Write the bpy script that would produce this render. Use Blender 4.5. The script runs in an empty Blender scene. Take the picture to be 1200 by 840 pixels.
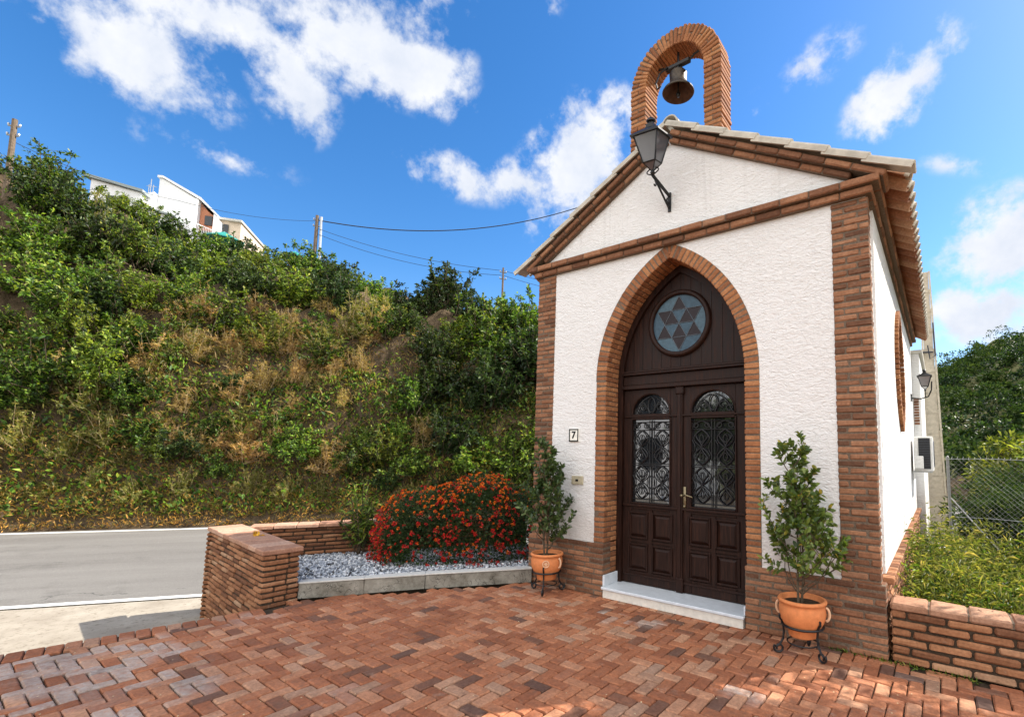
import bpy, bmesh, math, random
import numpy as np
from mathutils import Vector, Matrix
rnd = random.Random(7)
nr = np.random.default_rng(11)
sc = bpy.context.scene
COL = sc.collection
PI = math.pi

# ------------------------------------------------------------------ camera
cd = bpy.data.cameras.new("camera")
cam = bpy.data.objects.new("camera", cd); COL.objects.link(cam); sc.camera = cam
yaw, pit, rol = math.radians(-34.812), math.radians(5.381), math.radians(0.927)
fw = Vector((math.sin(yaw)*math.cos(pit), math.cos(yaw)*math.cos(pit), math.sin(pit)))
rt = Vector((math.cos(yaw), -math.sin(yaw), 0)); up = rt.cross(fw)
r2 = rt*math.cos(rol)+up*math.sin(rol); u2 = -rt*math.sin(rol)+up*math.cos(rol)
M = Matrix((r2, u2, -fw)).transposed().to_4x4(); M.translation = Vector((2.3475, -4.5496, 1.6))
cam.matrix_world = M
cd.sensor_fit = 'HORIZONTAL'; cd.sensor_width = 36; cd.lens = 36*563.57/1200
cd.shift_x = (600-710.05)/1200; cd.shift_y = (476.46-420)/1200
cd.clip_start = 0.05; cd.clip_end = 3000
sc.render.resolution_x = 1024; sc.render.resolution_y = 716

# ------------------------------------------------------------------ sun, exposure
SUN_AZ = math.atan2(.62, .785); SUN_EL = math.radians(42)
sd = Vector((math.sin(SUN_AZ)*math.cos(SUN_EL), math.cos(SUN_AZ)*math.cos(SUN_EL), math.sin(SUN_EL)))
sl = bpy.data.lights.new("sun", 'SUN'); sl.energy = 5.0; sl.angle = math.radians(.5); sl.color = (1, .93, .82)
so = bpy.data.objects.new("sun", sl); COL.objects.link(so)
so.rotation_euler = sd.to_track_quat('Z', 'Y').to_euler()
sc.view_settings.view_transform = 'Standard'; sc.view_settings.look = 'None'
sc.view_settings.exposure = 1.0; sc.view_settings.gamma = 1
SKY_STR = .13

# ------------------------------------------------------------------ node helper
class G:
    def __init__(s, tree): s.t = tree
    def n(s, kind, ins=None, **kw):
        nd = s.t.nodes.new(kind)
        for k, v in kw.items(): setattr(nd, k, v)
        for k, v in (ins or {}).items():
            if isinstance(v, bpy.types.NodeSocket): s.t.links.new(v, nd.inputs[k])
            elif v is not None: nd.inputs[k].default_value = v
        return nd
    def m(s, op, a, b=None, c=None, clamp=False):
        nd = s.n('ShaderNodeMath', {0: a}, operation=op, use_clamp=clamp)
        for i, v in ((1, b), (2, c)):
            if v is None: continue
            if isinstance(v, bpy.types.NodeSocket): s.t.links.new(v, nd.inputs[i])
            else: nd.inputs[i].default_value = v
        return nd.outputs[0]
    def mix(s, f, a, b, mode='MIX'):
        nd = s.n('ShaderNodeMix', data_type='RGBA', blend_type=mode)
        for i, v in ((0, f), (6, a), (7, b)):
            if isinstance(v, bpy.types.NodeSocket): s.t.links.new(v, nd.inputs[i])
            else: nd.inputs[i].default_value = (tuple(v)+(1,) if hasattr(v, '__len__') and len(v) == 3 else v)
        return nd.outputs[2]
    def ramp(s, f, stops, interp='LINEAR'):
        nd = s.n('ShaderNodeValToRGB', {0: f}); cr = nd.color_ramp; cr.interpolation = interp
        while len(cr.elements) < len(stops): cr.elements.new(.5)
        for e, (p, c) in zip(cr.elements, stops):
            e.position = p; e.color = (c, c, c, 1) if not hasattr(c, '__len__') else tuple(c)+(1,)
        return nd.outputs[0]
    def noise(s, vec, scale, det=3, rough=.5, dist=0):
        return s.n('ShaderNodeTexNoise', {'Vector': vec, 'Scale': scale, 'Detail': det, 'Roughness': rough, 'Distortion': dist}).outputs[0]
    def maprange(s, v, a, b, c=0, d=1, smooth=False):
        return s.n('ShaderNodeMapRange', {0: v, 1: a, 2: b, 3: c, 4: d}, interpolation_type='SMOOTHSTEP' if smooth else 'LINEAR').outputs[0]

# ------------------------------------------------------------------ world: Nishita sky with clouds high above
w = bpy.data.worlds.new("World"); sc.world = w; w.use_nodes = True
g = G(w.node_tree); w.node_tree.nodes.clear()
sky = g.n('ShaderNodeTexSky', sky_type='NISHITA', sun_disc=False, sun_elevation=SUN_EL, sun_rotation=SUN_AZ,
          altitude=100, air_density=1.0, dust_density=.4, ozone_density=2.6)
skyc = g.n('ShaderNodeHueSaturation', {'Saturation': 1.32, 'Hue': .503, 'Value': .92, 'Color': sky.outputs[0]}).outputs[0]
tc = g.n('ShaderNodeTexCoord').outputs['Generated']
def pixdir(px, py):
    return (fw*1.0 + r2*((px-710.05)/563.57) - u2*((py-476.46)/563.57)).normalized()
warp = g.n('ShaderNodeVectorMath', {0: g.n('ShaderNodeTexNoise', {'Vector': tc, 'Scale': 5.5, 'Detail': 3}).outputs['Color'], 1: (.5, .5, .5)}, operation='SUBTRACT').outputs[0]
wv = g.n('ShaderNodeVectorMath', {0: tc, 1: g.n('ShaderNodeVectorMath', {0: warp, 'Scale': .035}, operation='SCALE').outputs[0]}, operation='ADD').outputs[0]
# cloud banks: (px, py, half width px, half height px, tilt deg, density)
blobs = [(150, 60, 105, 62, 0, 1.1), (260, 25, 210, 42, 0, .85), (345, 95, 52, 62, 10, 1.15), (410, 45, 150, 55, 10, .95), (490, 88, 62, 42, -20, 1.15),
         (250, 178, 105, 22, 6, .35), (540, 208, 75, 30, 5, .62), (675, 190, 95, 55, -40, 1.15), (620, 215, 60, 30, 0, .8),
         (1055, 105, 105, 38, -42, .95), (960, 72, 62, 28, -15, .45), (1120, 195, 60, 18, 25, .3), (885, 125, 40, 20, -35, .3),
         (1175, 290, 95, 62, -20, 1.15), (1150, 360, 120, 40, 0, 1.0), (1235, 330, 100, 90, 0, 1.0), (1100, 30, 60, 30, 50, .3), (650, 12, 30, 16, -40, .3), (470, 40, 120, 60, -30, .5)]
acc = None
for (px, py, hw, hh, tl, dn) in blobs:
    c = pixdir(px, py); ca, sa = math.cos(math.radians(tl)), math.sin(math.radians(tl))
    a = (pixdir(px+ca*hw, py+sa*hw)-c); b = (pixdir(px-sa*hh, py+ca*hh)-c)
    ra, rb = a.length, b.length; a = a.normalized(); b = b.normalized()
    u_ = g.n('ShaderNodeVectorMath', {0: wv, 1: tuple(a/ra)}, operation='DOT_PRODUCT').outputs['Value']
    v_ = g.n('ShaderNodeVectorMath', {0: wv, 1: tuple(b/rb)}, operation='DOT_PRODUCT').outputs['Value']
    c_ = g.n('ShaderNodeVectorMath', {0: wv, 1: tuple(c)}, operation='DOT_PRODUCT').outputs['Value']
    u_ = g.m('SUBTRACT', u_, c.dot(a/ra)); v_ = g.m('SUBTRACT', v_, c.dot(b/rb))
    d2 = g.m('ADD', g.m('MULTIPLY', u_, u_), g.m('MULTIPLY', v_, v_))
    k = g.m('MULTIPLY', g.m('SUBTRACT', 1.25, g.m('SQRT', d2)), dn)
    k = g.m('MULTIPLY', k, g.m('GREATER_THAN', c_, 0.2))
    acc = k if acc is None else g.m('MAXIMUM', acc, k)
# unseen bright cloud behind the camera, added to light the shaded facade
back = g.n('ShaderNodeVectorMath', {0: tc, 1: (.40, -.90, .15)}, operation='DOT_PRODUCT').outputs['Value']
back_fill = g.maprange(back, .0, .45, 0, 1.35, True)
acc = g.m('MAXIMUM', acc, back_fill)
n1 = g.noise(wv, 9.5, 9, .58, .1); n2 = g.noise(tc, 30, 6, .65, 0)
den = g.m('ADD', acc, g.m('MULTIPLY', g.m('SUBTRACT', n1, .5), 2.9))
den = g.m('ADD', den, g.m('MULTIPLY', g.m('SUBTRACT', n2, .5), 1.3))
den = g.m('MULTIPLY', g.maprange(den, .15, .95, 0, 1, True), g.maprange(acc, 0.0, .35, 0, 1, True))
shade = g.maprange(g.noise(wv, 11, 6, .6), .3, .72, 0, 1)
ccol = g.mix(shade, (2.9, 3.15, 3.65), (3.95, 4.0, 4.15))
ccol = g.mix(g.maprange(back, .0, .4, 0, 1, True), ccol, (8.4, 8.4, 8.5))  # added cloud at the back is brighter than the visible clouds, as fill
up_z = g.n('ShaderNodeSeparateXYZ', {0: tc}).outputs[2]
hz = g.maprange(up_z, 0.0, .36, .26, 0, True)           # thin bright veil low in the sky
skyh = g.mix(hz, skyc, (3.6, 4.6, 6.2))
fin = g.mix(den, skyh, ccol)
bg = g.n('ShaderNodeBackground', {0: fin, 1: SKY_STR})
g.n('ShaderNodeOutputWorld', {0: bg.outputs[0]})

# ------------------------------------------------------------------ materials
def newmat(name):
    m = bpy.data.materials.new(name); m.use_nodes = True; m.node_tree.nodes.clear(); return m, G(m.node_tree)
def finish(g, col, rough=.8, bump=None, bstr=.5, bdist=.01, spec=.3, metal=0, coat=0):
    ins = {'Base Color': col if isinstance(col, bpy.types.NodeSocket) else tuple(col)+(1,), 'Roughness': rough, 'Specular IOR Level': spec, 'Metallic': metal, 'Coat Weight': coat}
    if bump is not None:
        ins['Normal'] = g.n('ShaderNodeBump', {'Strength': bstr, 'Distance': bdist, 'Height': bump}).outputs[0]
    p = g.n('ShaderNodeBsdfPrincipled', ins)
    g.n('ShaderNodeOutputMaterial', {0: p.outputs[0]}); return p
def wpos(g): return g.n('ShaderNodeNewGeometry').outputs['Position']
def island(g): return g.n('ShaderNodeNewGeometry').outputs['Random Per Island']
def plain(name, col, rough=.6, metal=0, spec=.3, bump=0, scale=30, var=.15):
    m, g = newmat(name); p = wpos(g); nz = g.noise(p, scale, 4, .6)
    c = g.mix(g.maprange(nz, .3, .7), [v*(1-var) for v in col], [min(1, v*(1+var)) for v in col])
    finish(g, c, rough, nz if bump else None, bump, .01, spec, metal); return m

def brickmat(name, stops, wear=.25, wearcol=(.42, .36, .30), bs=.5, spots=None):
    m, g = newmat(name); p = wpos(g); r = island(g)
    c = g.ramp(r, stops)
    f = g.noise(p, 45, 5, .65); q = g.noise(p, 9, 4, .6)
    c = g.mix(g.maprange(f, .35, .75), c, g.mix(1.0, c, (.55, .55, .55), 'MULTIPLY'))
    c = g.mix(g.maprange(q, .35, .75, 0, .55), c, g.mix(1.0, c, (.62, .52, .48), 'MULTIPLY'))
    wz = g.maprange(g.noise(p, 28, 6, .7), .60, .74, 0, wear)
    c = g.mix(wz, c, wearcol)
    if spots:
        r2_ = g.m('FRACT', g.m('MULTIPLY', r, 37.7)); tot = None
        for (x, y, rad, s) in spots:
            d = g.n('ShaderNodeVectorMath', {0: p, 1: (x, y, 0)}, operation='DISTANCE').outputs['Value']
            k = g.maprange(d, rad*.35, rad, s, 0, True); tot = k if tot is None else g.m('MAXIMUM', tot, k)
        gm = g.m('MULTIPLY', g.maprange(g.m('SUBTRACT', tot, g.m('ADD', g.m('MULTIPLY', r2_, .9), .05)), -.10, .30, 0, 1, True), g.maprange(g.noise(p, 22, 6, .75), .30, .62, .25, .95))
        c = g.mix(gm, c, g.mix(g.noise(p, 40, 4, .7), (.33, .255, .21), (.58, .50, .43)))
        # darker damp blotches and fine pale specks
        c = g.mix(g.maprange(g.noise(p, 1.7, 4, .6), .50, .72, 0, .5), c, g.mix(1.0, c, (.5, .48, .5), 'MULTIPLY')); c = g.mix(g.maprange(g.noise(p, 13, 7, .78), .50, .70, 0, .6), c, (.16, .10, .07)); c = g.mix(g.maprange(g.noise(p, 4.3, 7, .75), .58, .74, 0, .45), c, (.46, .34, .26))
        v = g.n('ShaderNodeTexVoronoi', {'Vector': p, 'Scale': 11}, feature='F1').outputs['Distance']
        c = g.mix(g.m('LESS_THAN', v, .055), c, (.6, .5, .3))
    h = g.m('ADD', g.m('MULTIPLY', f, .6), g.m('MULTIPLY', g.noise(p, 160, 3, .6), .4))
    finish(g, c, .85, h, bs, .006, .2); return m

M_ = {}
M_['brick'] = brickmat('rustic_brick', [(0, (.15, .075, .045)), (.25, (.23, .108, .060)), (.5, (.34, .165, .090)), (.75, (.41, .205, .112)), (.93, (.26, .12, .065)), (1, (.44, .25, .15))])
M_['brick_light'] = brickmat('arch_brick', [(0, (.27, .11, .052)), (.4, (.40, .17, .075)), (.8, (.50, .235, .105)), (1, (.33, .13, .06))], .15)
M_['brick_brown'] = brickmat('garden_brick', [(0, (.17, .075, .04)), (.3, (.28, .125, .062)), (.6, (.38, .175, .085)), (.85, (.45, .22, .11)), (1, (.5, .31, .19))], .28)
M_['paver'] = brickmat('clay_paver', [(0, (.17, .095, .07)), (.03, (.23, .11, .07)), (.07, (.35, .13, .065)), (.4, (.46, .175, .085)), (.7, (.53, .22, .11)), (.9, (.60, .32, .19)), (1, (.44, .26, .17))],
                      .2, (.5, .42, .36), .5, [(-2.75, -3.75, .8, .85), (-1.9, -3.75, .8, .55), (-.35, -.55, .30, .5), (.05, -.45, .22, .35), (1.2, -1.15, .35, .3), (-3.0, -2.55, .35, .25), (-.8, -2.9, .6, .16), (1.6, -.6, 2.4, .06)])
M_['mortar'] = plain('mortar', (.15, .112, .082), .95, 0, .1, .6, 60, .3)
M_['joint'] = plain('sandy_joint', (.055, .04, .028), .95, 0, .1, .6, 60, .4)
M_['worn_top'] = brickmat('worn_top_brick', [(0, (.27, .13, .08)), (.5, (.38, .20, .12)), (1, (.44, .25, .16))], .35, (.55, .43, .34))
M_['coping'] = brickmat('coping_tile', [(0, (.42, .22, .14)), (.5, (.52, .30, .20)), (1, (.60, .38, .27))], .5, (.6, .5, .4))

m, g = newmat('white_stucco'); p = wpos(g)
sx = g.n('ShaderNodeMapping', {'Vector': p, 'Scale': (1, 1, 1.9)}).outputs[0]
h = g.m('ADD', g.m('MULTIPLY', g.noise(sx, 24, 6, .62, .8), .8), g.m('MULTIPLY', g.noise(sx, 7, 3, .5), .5))
h = g.m('ADD', h, g.m('MULTIPLY', g.noise(p, 90, 3, .6), .2))
c = g.mix(g.maprange(g.noise(p, 1.6, 5, .6), .35, .75, 0, .5), (.84, .83, .815), (.76, .745, .72))
zz = g.n('ShaderNodeSeparateXYZ', {0: p}).outputs[2]
c = g.mix(g.m('MULTIPLY', g.maprange(zz, .60, 1.15, .6, 0, True), g.noise(p, 20, 5, .7)), c, (.52, .44, .36))
st = g.n('ShaderNodeMapping', {'Vector': p, 'Scale': (14, 14, .8)}).outputs[0]
c = g.mix(g.m('MULTIPLY', g.maprange(g.noise(st, 1, 4, .6), .56, .78, 0, .45), g.maprange(zz, 2.4, 4.9)), c, (.5, .48, .46))
finish(g, c, .9, h, .9, .032, .2); M_['stucco'] = m

m, g = newmat('dark_door_wood'); p = wpos(g)
sx = g.n('ShaderNodeMapping', {'Vector': p, 'Scale': (30, 30, 1.6)}).outputs[0]
gr = g.noise(sx, 2.2, 6, .65, .6)
c = g.ramp(gr, [(.25, (.005, .002, .0014)), (.5, (.017, .006, .0035)), (.75, (.048, .017, .009))])
finish(g, c, g.maprange(gr, .3, .7, .42, .62), gr, .35, .004, .22); M_['wood'] = m

M_['marble'] = plain('marble', (.62, .66, .70), .25, 0, .5, .1, 14, .08)
M_['marble_riser'] = plain('marble_riser', (.66, .63, .56), .45, 0, .4, .2, 18, .12)
M_['iron'] = plain('black_iron', (.012, .012, .013), .45, .3, .5)
M_['brass'] = plain('worn_brass', (.22, .18, .11), .45, .9, .5)
M_['bronze'] = plain('bell_bronze', (.055, .042, .03), .45, .7, .5, .3, 20, .4)
M_['bronze_dark'] = plain('bell_inside', (.07, .035, .022), .7, .2, .3, .3, 20, .4)
M_['terracotta'] = plain('terracotta', (.62, .215, .075), .7, 0, .3, .3, 22, .14)
M_['terra_pale'] = plain('pale_terracotta', (.66, .42, .26), .8, 0, .3)
M_['soil'] = plain('soil', (.05, .035, .022), .95, 0, .1, .8, 60, .4)
m, g = newmat('concrete_kerb'); p = wpos(g)
c = g.mix(g.maprange(g.noise(p, 5, 7, .72), .32, .68), (.12, .105, .08), (.34, .32, .27))
v = g.n('ShaderNodeTexVoronoi', {'Vector': g.n('ShaderNodeVectorMath', {0: p, 1: g.n('ShaderNodeTexNoise', {'Vector': p, 'Scale': 7}).outputs['Color']}, operation='ADD').outputs[0], 'Scale': 2.3}, feature='DISTANCE_TO_EDGE').outputs['Distance']
c = g.mix(g.m('MULTIPLY', g.m('LESS_THAN', v, .012), .7), c, (.04, .035, .03))
finish(g, c, .92, g.noise(p, 22, 6, .7), .8, .012, .2); M_['conc'] = m
M_['conc_top'] = plain('kerb_top', (.55, .53, .48), .9, 0, .2, .5, 30, .12)
M_['pole_conc'] = plain('pole_concrete', (.50, .44, .34), .9, 0, .2, .5, 12, .18)
M_['verge'] = plain('verge_tile', (.47, .43, .36), .85, 0, .2, .5, 9, .2)
M_['tile'] = brickmat('roof_tile', [(0, (.30, .13, .07)), (.5, (.42, .2, .11)), (1, (.55, .33, .2))], .5, (.6, .52, .42))
M_['wire'] = plain('dull_wire', (.20, .20, .195), .5, .3, .4)
M_['metal'] = plain('galvanised', (.42, .43, .44), .4, .8, .5)
M_['white_paint'] = plain('white_paint', (.78, .77, .74), .5)
M_['ac_dark'] = plain('louvre_dark', (.07, .075, .09), .5)
M_['black_paint'] = plain('black_paint', (.015, .015, .015), .5)
M_['tile_white'] = plain('glazed_white', (.8, .78, .7), .2, 0, .5)
M_['beige_plastic'] = plain('beige_plastic', (.45, .40, .28), .4)
M_['wood_pole'] = plain('weathered_pole', (.16, .12, .085), .9, 0, .2, .6, 12, .3)
M_['cable'] = plain('cable', (.03, .035, .05), .6)
M_['teal'] = plain('teal_cloth', (.02, .22, .19), .8)
M_['house_white'] = plain('house_white', (.80, .79, .78), .9, 0, .2, .2, 3, .05)
M_['house_cream'] = plain('house_cream', (.62, .5, .38), .9, 0, .2, .2, 3, .08)
M_['house_red'] = plain('house_terracotta', (.50, .22, .13), .9, 0, .2, .2, 3, .1)
M_['pane_dark'] = plain('dark_window', (.02, .025, .03), .15, 0, .5)
M_['grey_trim'] = plain('grey_trim', (.3, .34, .33), .8)
M_['yellow'] = plain('yellow_petal', (.65, .36, .03), .7)

m, g = newmat('door_glass')
gl = g.n('ShaderNodeBsdfGlossy', {'Color': (.9, .93, .97, 1), 'Roughness': .03,
     'Normal': g.n('ShaderNodeBump', {'Strength': .12, 'Distance': .01, 'Height': g.noise(wpos(g), 5, 2, .5)}).outputs[0]})
df = g.n('ShaderNodeBsdfDiffuse', {'Color': (.012, .013, .015, 1)})
mx = g.n('ShaderNodeMixShader', {0: .15, 1: df.outputs[0], 2: gl.outputs[0]})
g.n('ShaderNodeOutputMaterial', {0: mx.outputs[0]}); M_['glass'] = m
m, g = newmat('frosted_lantern_glass')
df = g.n('ShaderNodeBsdfDiffuse', {'Color': (.17, .18, .20, 1)}); tr = g.n('ShaderNodeBsdfTranslucent', {'Color': (.28, .29, .32, 1)})
gl = g.n('ShaderNodeBsdfGlossy', {'Color': (.8, .8, .8, 1), 'Roughness': .15})
m1 = g.n('ShaderNodeMixShader', {0: .5, 1: df.outputs[0], 2: tr.outputs[0]}); m2 = g.n('ShaderNodeMixShader', {0: .2, 1: m1.outputs[0], 2: gl.outputs[0]})
g.n('ShaderNodeOutputMaterial', {0: m2.outputs[0]}); M_['lantern_glass'] = m
for nm, c in (('star_blue', (.045, .085, .12)), ('star_pale', (.065, .115, .15)), ('star_dark', (.020, .014, .017))):
    M_[nm] = plain(nm, c, .35, 0, .2, .15, 25, .25)
M_['lead'] = plain('lead_came', (.13, .16, .19), .5, .2)

m, g = newmat('asphalt'); p = wpos(g)
stt = g.n('ShaderNodeVectorRotate', {'Vector': p, 'Angle': -math.atan2(.8, .6)}, rotation_type='Z_AXIS').outputs[0]
stt = g.n('ShaderNodeMapping', {'Vector': stt, 'Scale': (.12, 1, 1)}).outputs[0]
c = g.mix(g.maprange(g.noise(stt, 1.4, 4, .6), .35, .7), (.155, .145, .135), (.215, .205, .19))
c = g.mix(g.maprange(g.noise(p, 90, 3, .7), .35, .7), c, g.mix(1.0, c, (.7, .7, .7), 'MULTIPLY'))
cr = g.n('ShaderNodeTexVoronoi', {'Vector': g.n('ShaderNodeVectorMath', {0: p, 1: g.n('ShaderNodeVectorMath', {0: g.n('ShaderNodeTexNoise', {'Vector': p, 'Scale': 2.5, 'Detail': 4}).outputs['Color'], 'Scale': .7}, operation='SCALE').outputs[0]}, operation='ADD').outputs[0], 'Scale': .22}, feature='DISTANCE_TO_EDGE').outputs['Distance']
c = g.mix(g.m('MULTIPLY', g.m('MULTIPLY', g.m('LESS_THAN', cr, .0025), g.m('GREATER_THAN', g.noise(p, .45, 2, .5), .56)), .7), c, (.04, .04, .04))
c = g.mix(g.maprange(g.noise(p, 55, 2, .8), .62, .72, 0, .5), c, (.42, .40, .37)); c = g.mix(g.maprange(g.noise(p, .9, 5, .7), .56, .66, 0, .35), c, (.09, .085, .08))
finish(g, c, .9, g.noise(p, 150, 3, .7), .5, .006, .2); M_['asphalt'] = m
m, g = newmat('shoulder_concrete'); p = wpos(g)
c = g.mix(g.maprange(g.noise(p, 2.2, 6, .65), .35, .7), (.27, .235, .19), (.38, .34, .28))
c = g.mix(g.maprange(g.noise(p, 16, 5, .75), .54, .68, 0, .8), c, (.15, .12, .085))
finish(g, c, .95, g.noise(p, 70, 4, .7), .6, .01, .1); M_['shoulder'] = m
m, g = newmat('bank_earth'); p = wpos(g)
c = g.mix(g.maprange(g.noise(g.n('ShaderNodeMapping', {'Vector': p, 'Scale': (1, 1, .35)}).outputs[0], 2.6, 8, .7, .8), .32, .66), (.025, .018, .011), (.17, .12, .075))
c = g.mix(g.maprange(g.noise(p, 12, 5, .7), .45, .7, 0, .6), c, (.09, .07, .035))
finish(g, c, .95, g.noise(p, 5, 7, .7), 1, .15, .1); M_['earth'] = m
m, g = newmat('green_ground'); p = wpos(g)
c = g.mix(g.noise(p, .8, 6, .7), (.05, .07, .02), (.16, .14, .06))
finish(g, c, .95, g.noise(p, 5, 6, .7), 1, .1, .1); M_['ground'] = m
m, g = newmat('road_line'); p = wpos(g)
c = g.mix(g.maprange(g.noise(p, 20, 6, .75), .6, .75, 0, .7), (.74, .73, .70), (.25, .24, .22))
finish(g, c, .7); M_['line'] = m
m, g = newmat('white_gravel')
r = island(g); c = g.ramp(r, [(0, (.13, .145, .17)), (.35, (.30, .33, .37)), (.7, (.52, .545, .58)), (1, (.78, .78, .78))])
finish(g, c, .7); M_['gravel'] = m

def leafmat(name, stops, trans=.35, objvar=.35, rough=.5, spec=.35, dry=None):
    m, g = newmat(name); r = island(g)
    c = g.ramp(r, stops)
    if objvar:
        orr = g.n('ShaderNodeObjectInfo').outputs['Random']
        c = g.n('ShaderNodeHueSaturation', {'Hue': g.maprange(orr, 0, 1, .48, .515), 'Saturation': 1, 'Value': g.maprange(g.m('FRACT', g.m('MULTIPLY', orr, 7.3)), 0, 1, 1-objvar, 1+objvar), 'Color': c}).outputs[0]
    p = g.n('ShaderNodeBsdfPrincipled', {'Base Color': c, 'Roughness': rough, 'Specular IOR Level': spec})
    t = g.n('ShaderNodeBsdfTranslucent', {'Color': g.mix(1.0, c, (1.5, 1.5, .55), 'MULTIPLY')})
    mx = g.n('ShaderNodeMixShader', {0: trans, 1: p.outputs[0], 2: t.outputs[0]})
    g.n('ShaderNodeOutputMaterial', {0: mx.outputs[0]}); M_[name] = m; return m
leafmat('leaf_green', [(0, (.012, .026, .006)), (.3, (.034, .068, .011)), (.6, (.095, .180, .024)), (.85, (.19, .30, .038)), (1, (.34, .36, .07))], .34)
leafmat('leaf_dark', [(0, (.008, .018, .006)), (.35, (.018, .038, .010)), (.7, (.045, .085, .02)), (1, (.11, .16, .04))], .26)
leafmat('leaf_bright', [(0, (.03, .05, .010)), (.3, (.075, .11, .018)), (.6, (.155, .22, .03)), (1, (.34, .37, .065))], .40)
leafmat('leaf_olive', [(0, (.08, .10, .025)), (.5, (.17, .18, .045)), (.9, (.28, .26, .07)), (1, (.42, .30, .11))], .4)
leafmat('leaf_dry', [(0, (.22, .14, .05)), (.5, (.42, .28, .11)), (1, (.60, .45, .20))], .4)
leafmat('leaf_orange', [(0, (.07, .085, .02)), (.3, (.17, .12, .03)), (.6, (.33, .16, .035)), (.85, (.42, .21, .05)), (1, (.5, .3, .1))], .3)
leafmat('leaf_pot', [(0, (.045, .08, .018)), (.55, (.11, .17, .035)), (.85, (.20, .27, .055)), (.95, (.22, .25, .05)), (1, (.5, .36, .06))], .3, 0, .35, .5)
leafmat('leaf_pot_dark', [(0, (.025, .05, .018)), (.6, (.06, .105, .03)), (1, (.13, .18, .05))], .3, 0, .4, .5)
leafmat('leaf_lantana', [(0, (.015, .035, .01)), (.6, (.03, .06, .015)), (1, (.06, .09, .02))], .2, 0)
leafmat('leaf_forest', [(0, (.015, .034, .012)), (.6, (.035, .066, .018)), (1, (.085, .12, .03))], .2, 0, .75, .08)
leafmat('leaf_weed', [(0, (.07, .095, .022)), (.5, (.15, .17, .045)), (.9, (.28, .27, .08)), (1, (.42, .33, .13))], .4, 0)
leafmat('petal_red', [(0, (.36, .008, .018)), (.5, (.55, .018, .028)), (.85, (.66, .05, .03)), (1, (.7, .16, .05))], .3, 0)
leafmat('petal_orange', [(0, (.65, .08, .015)), (.6, (.8, .18, .02)), (1, (.85, .35, .04))], .3, 0)
M_['bark'] = plain('bark', (.10, .075, .05), .95, 0, .1, .8, 30, .3)
M_['dry_twig'] = plain('dry_twig', (.40, .30, .17), .95, 0, .1)

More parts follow.
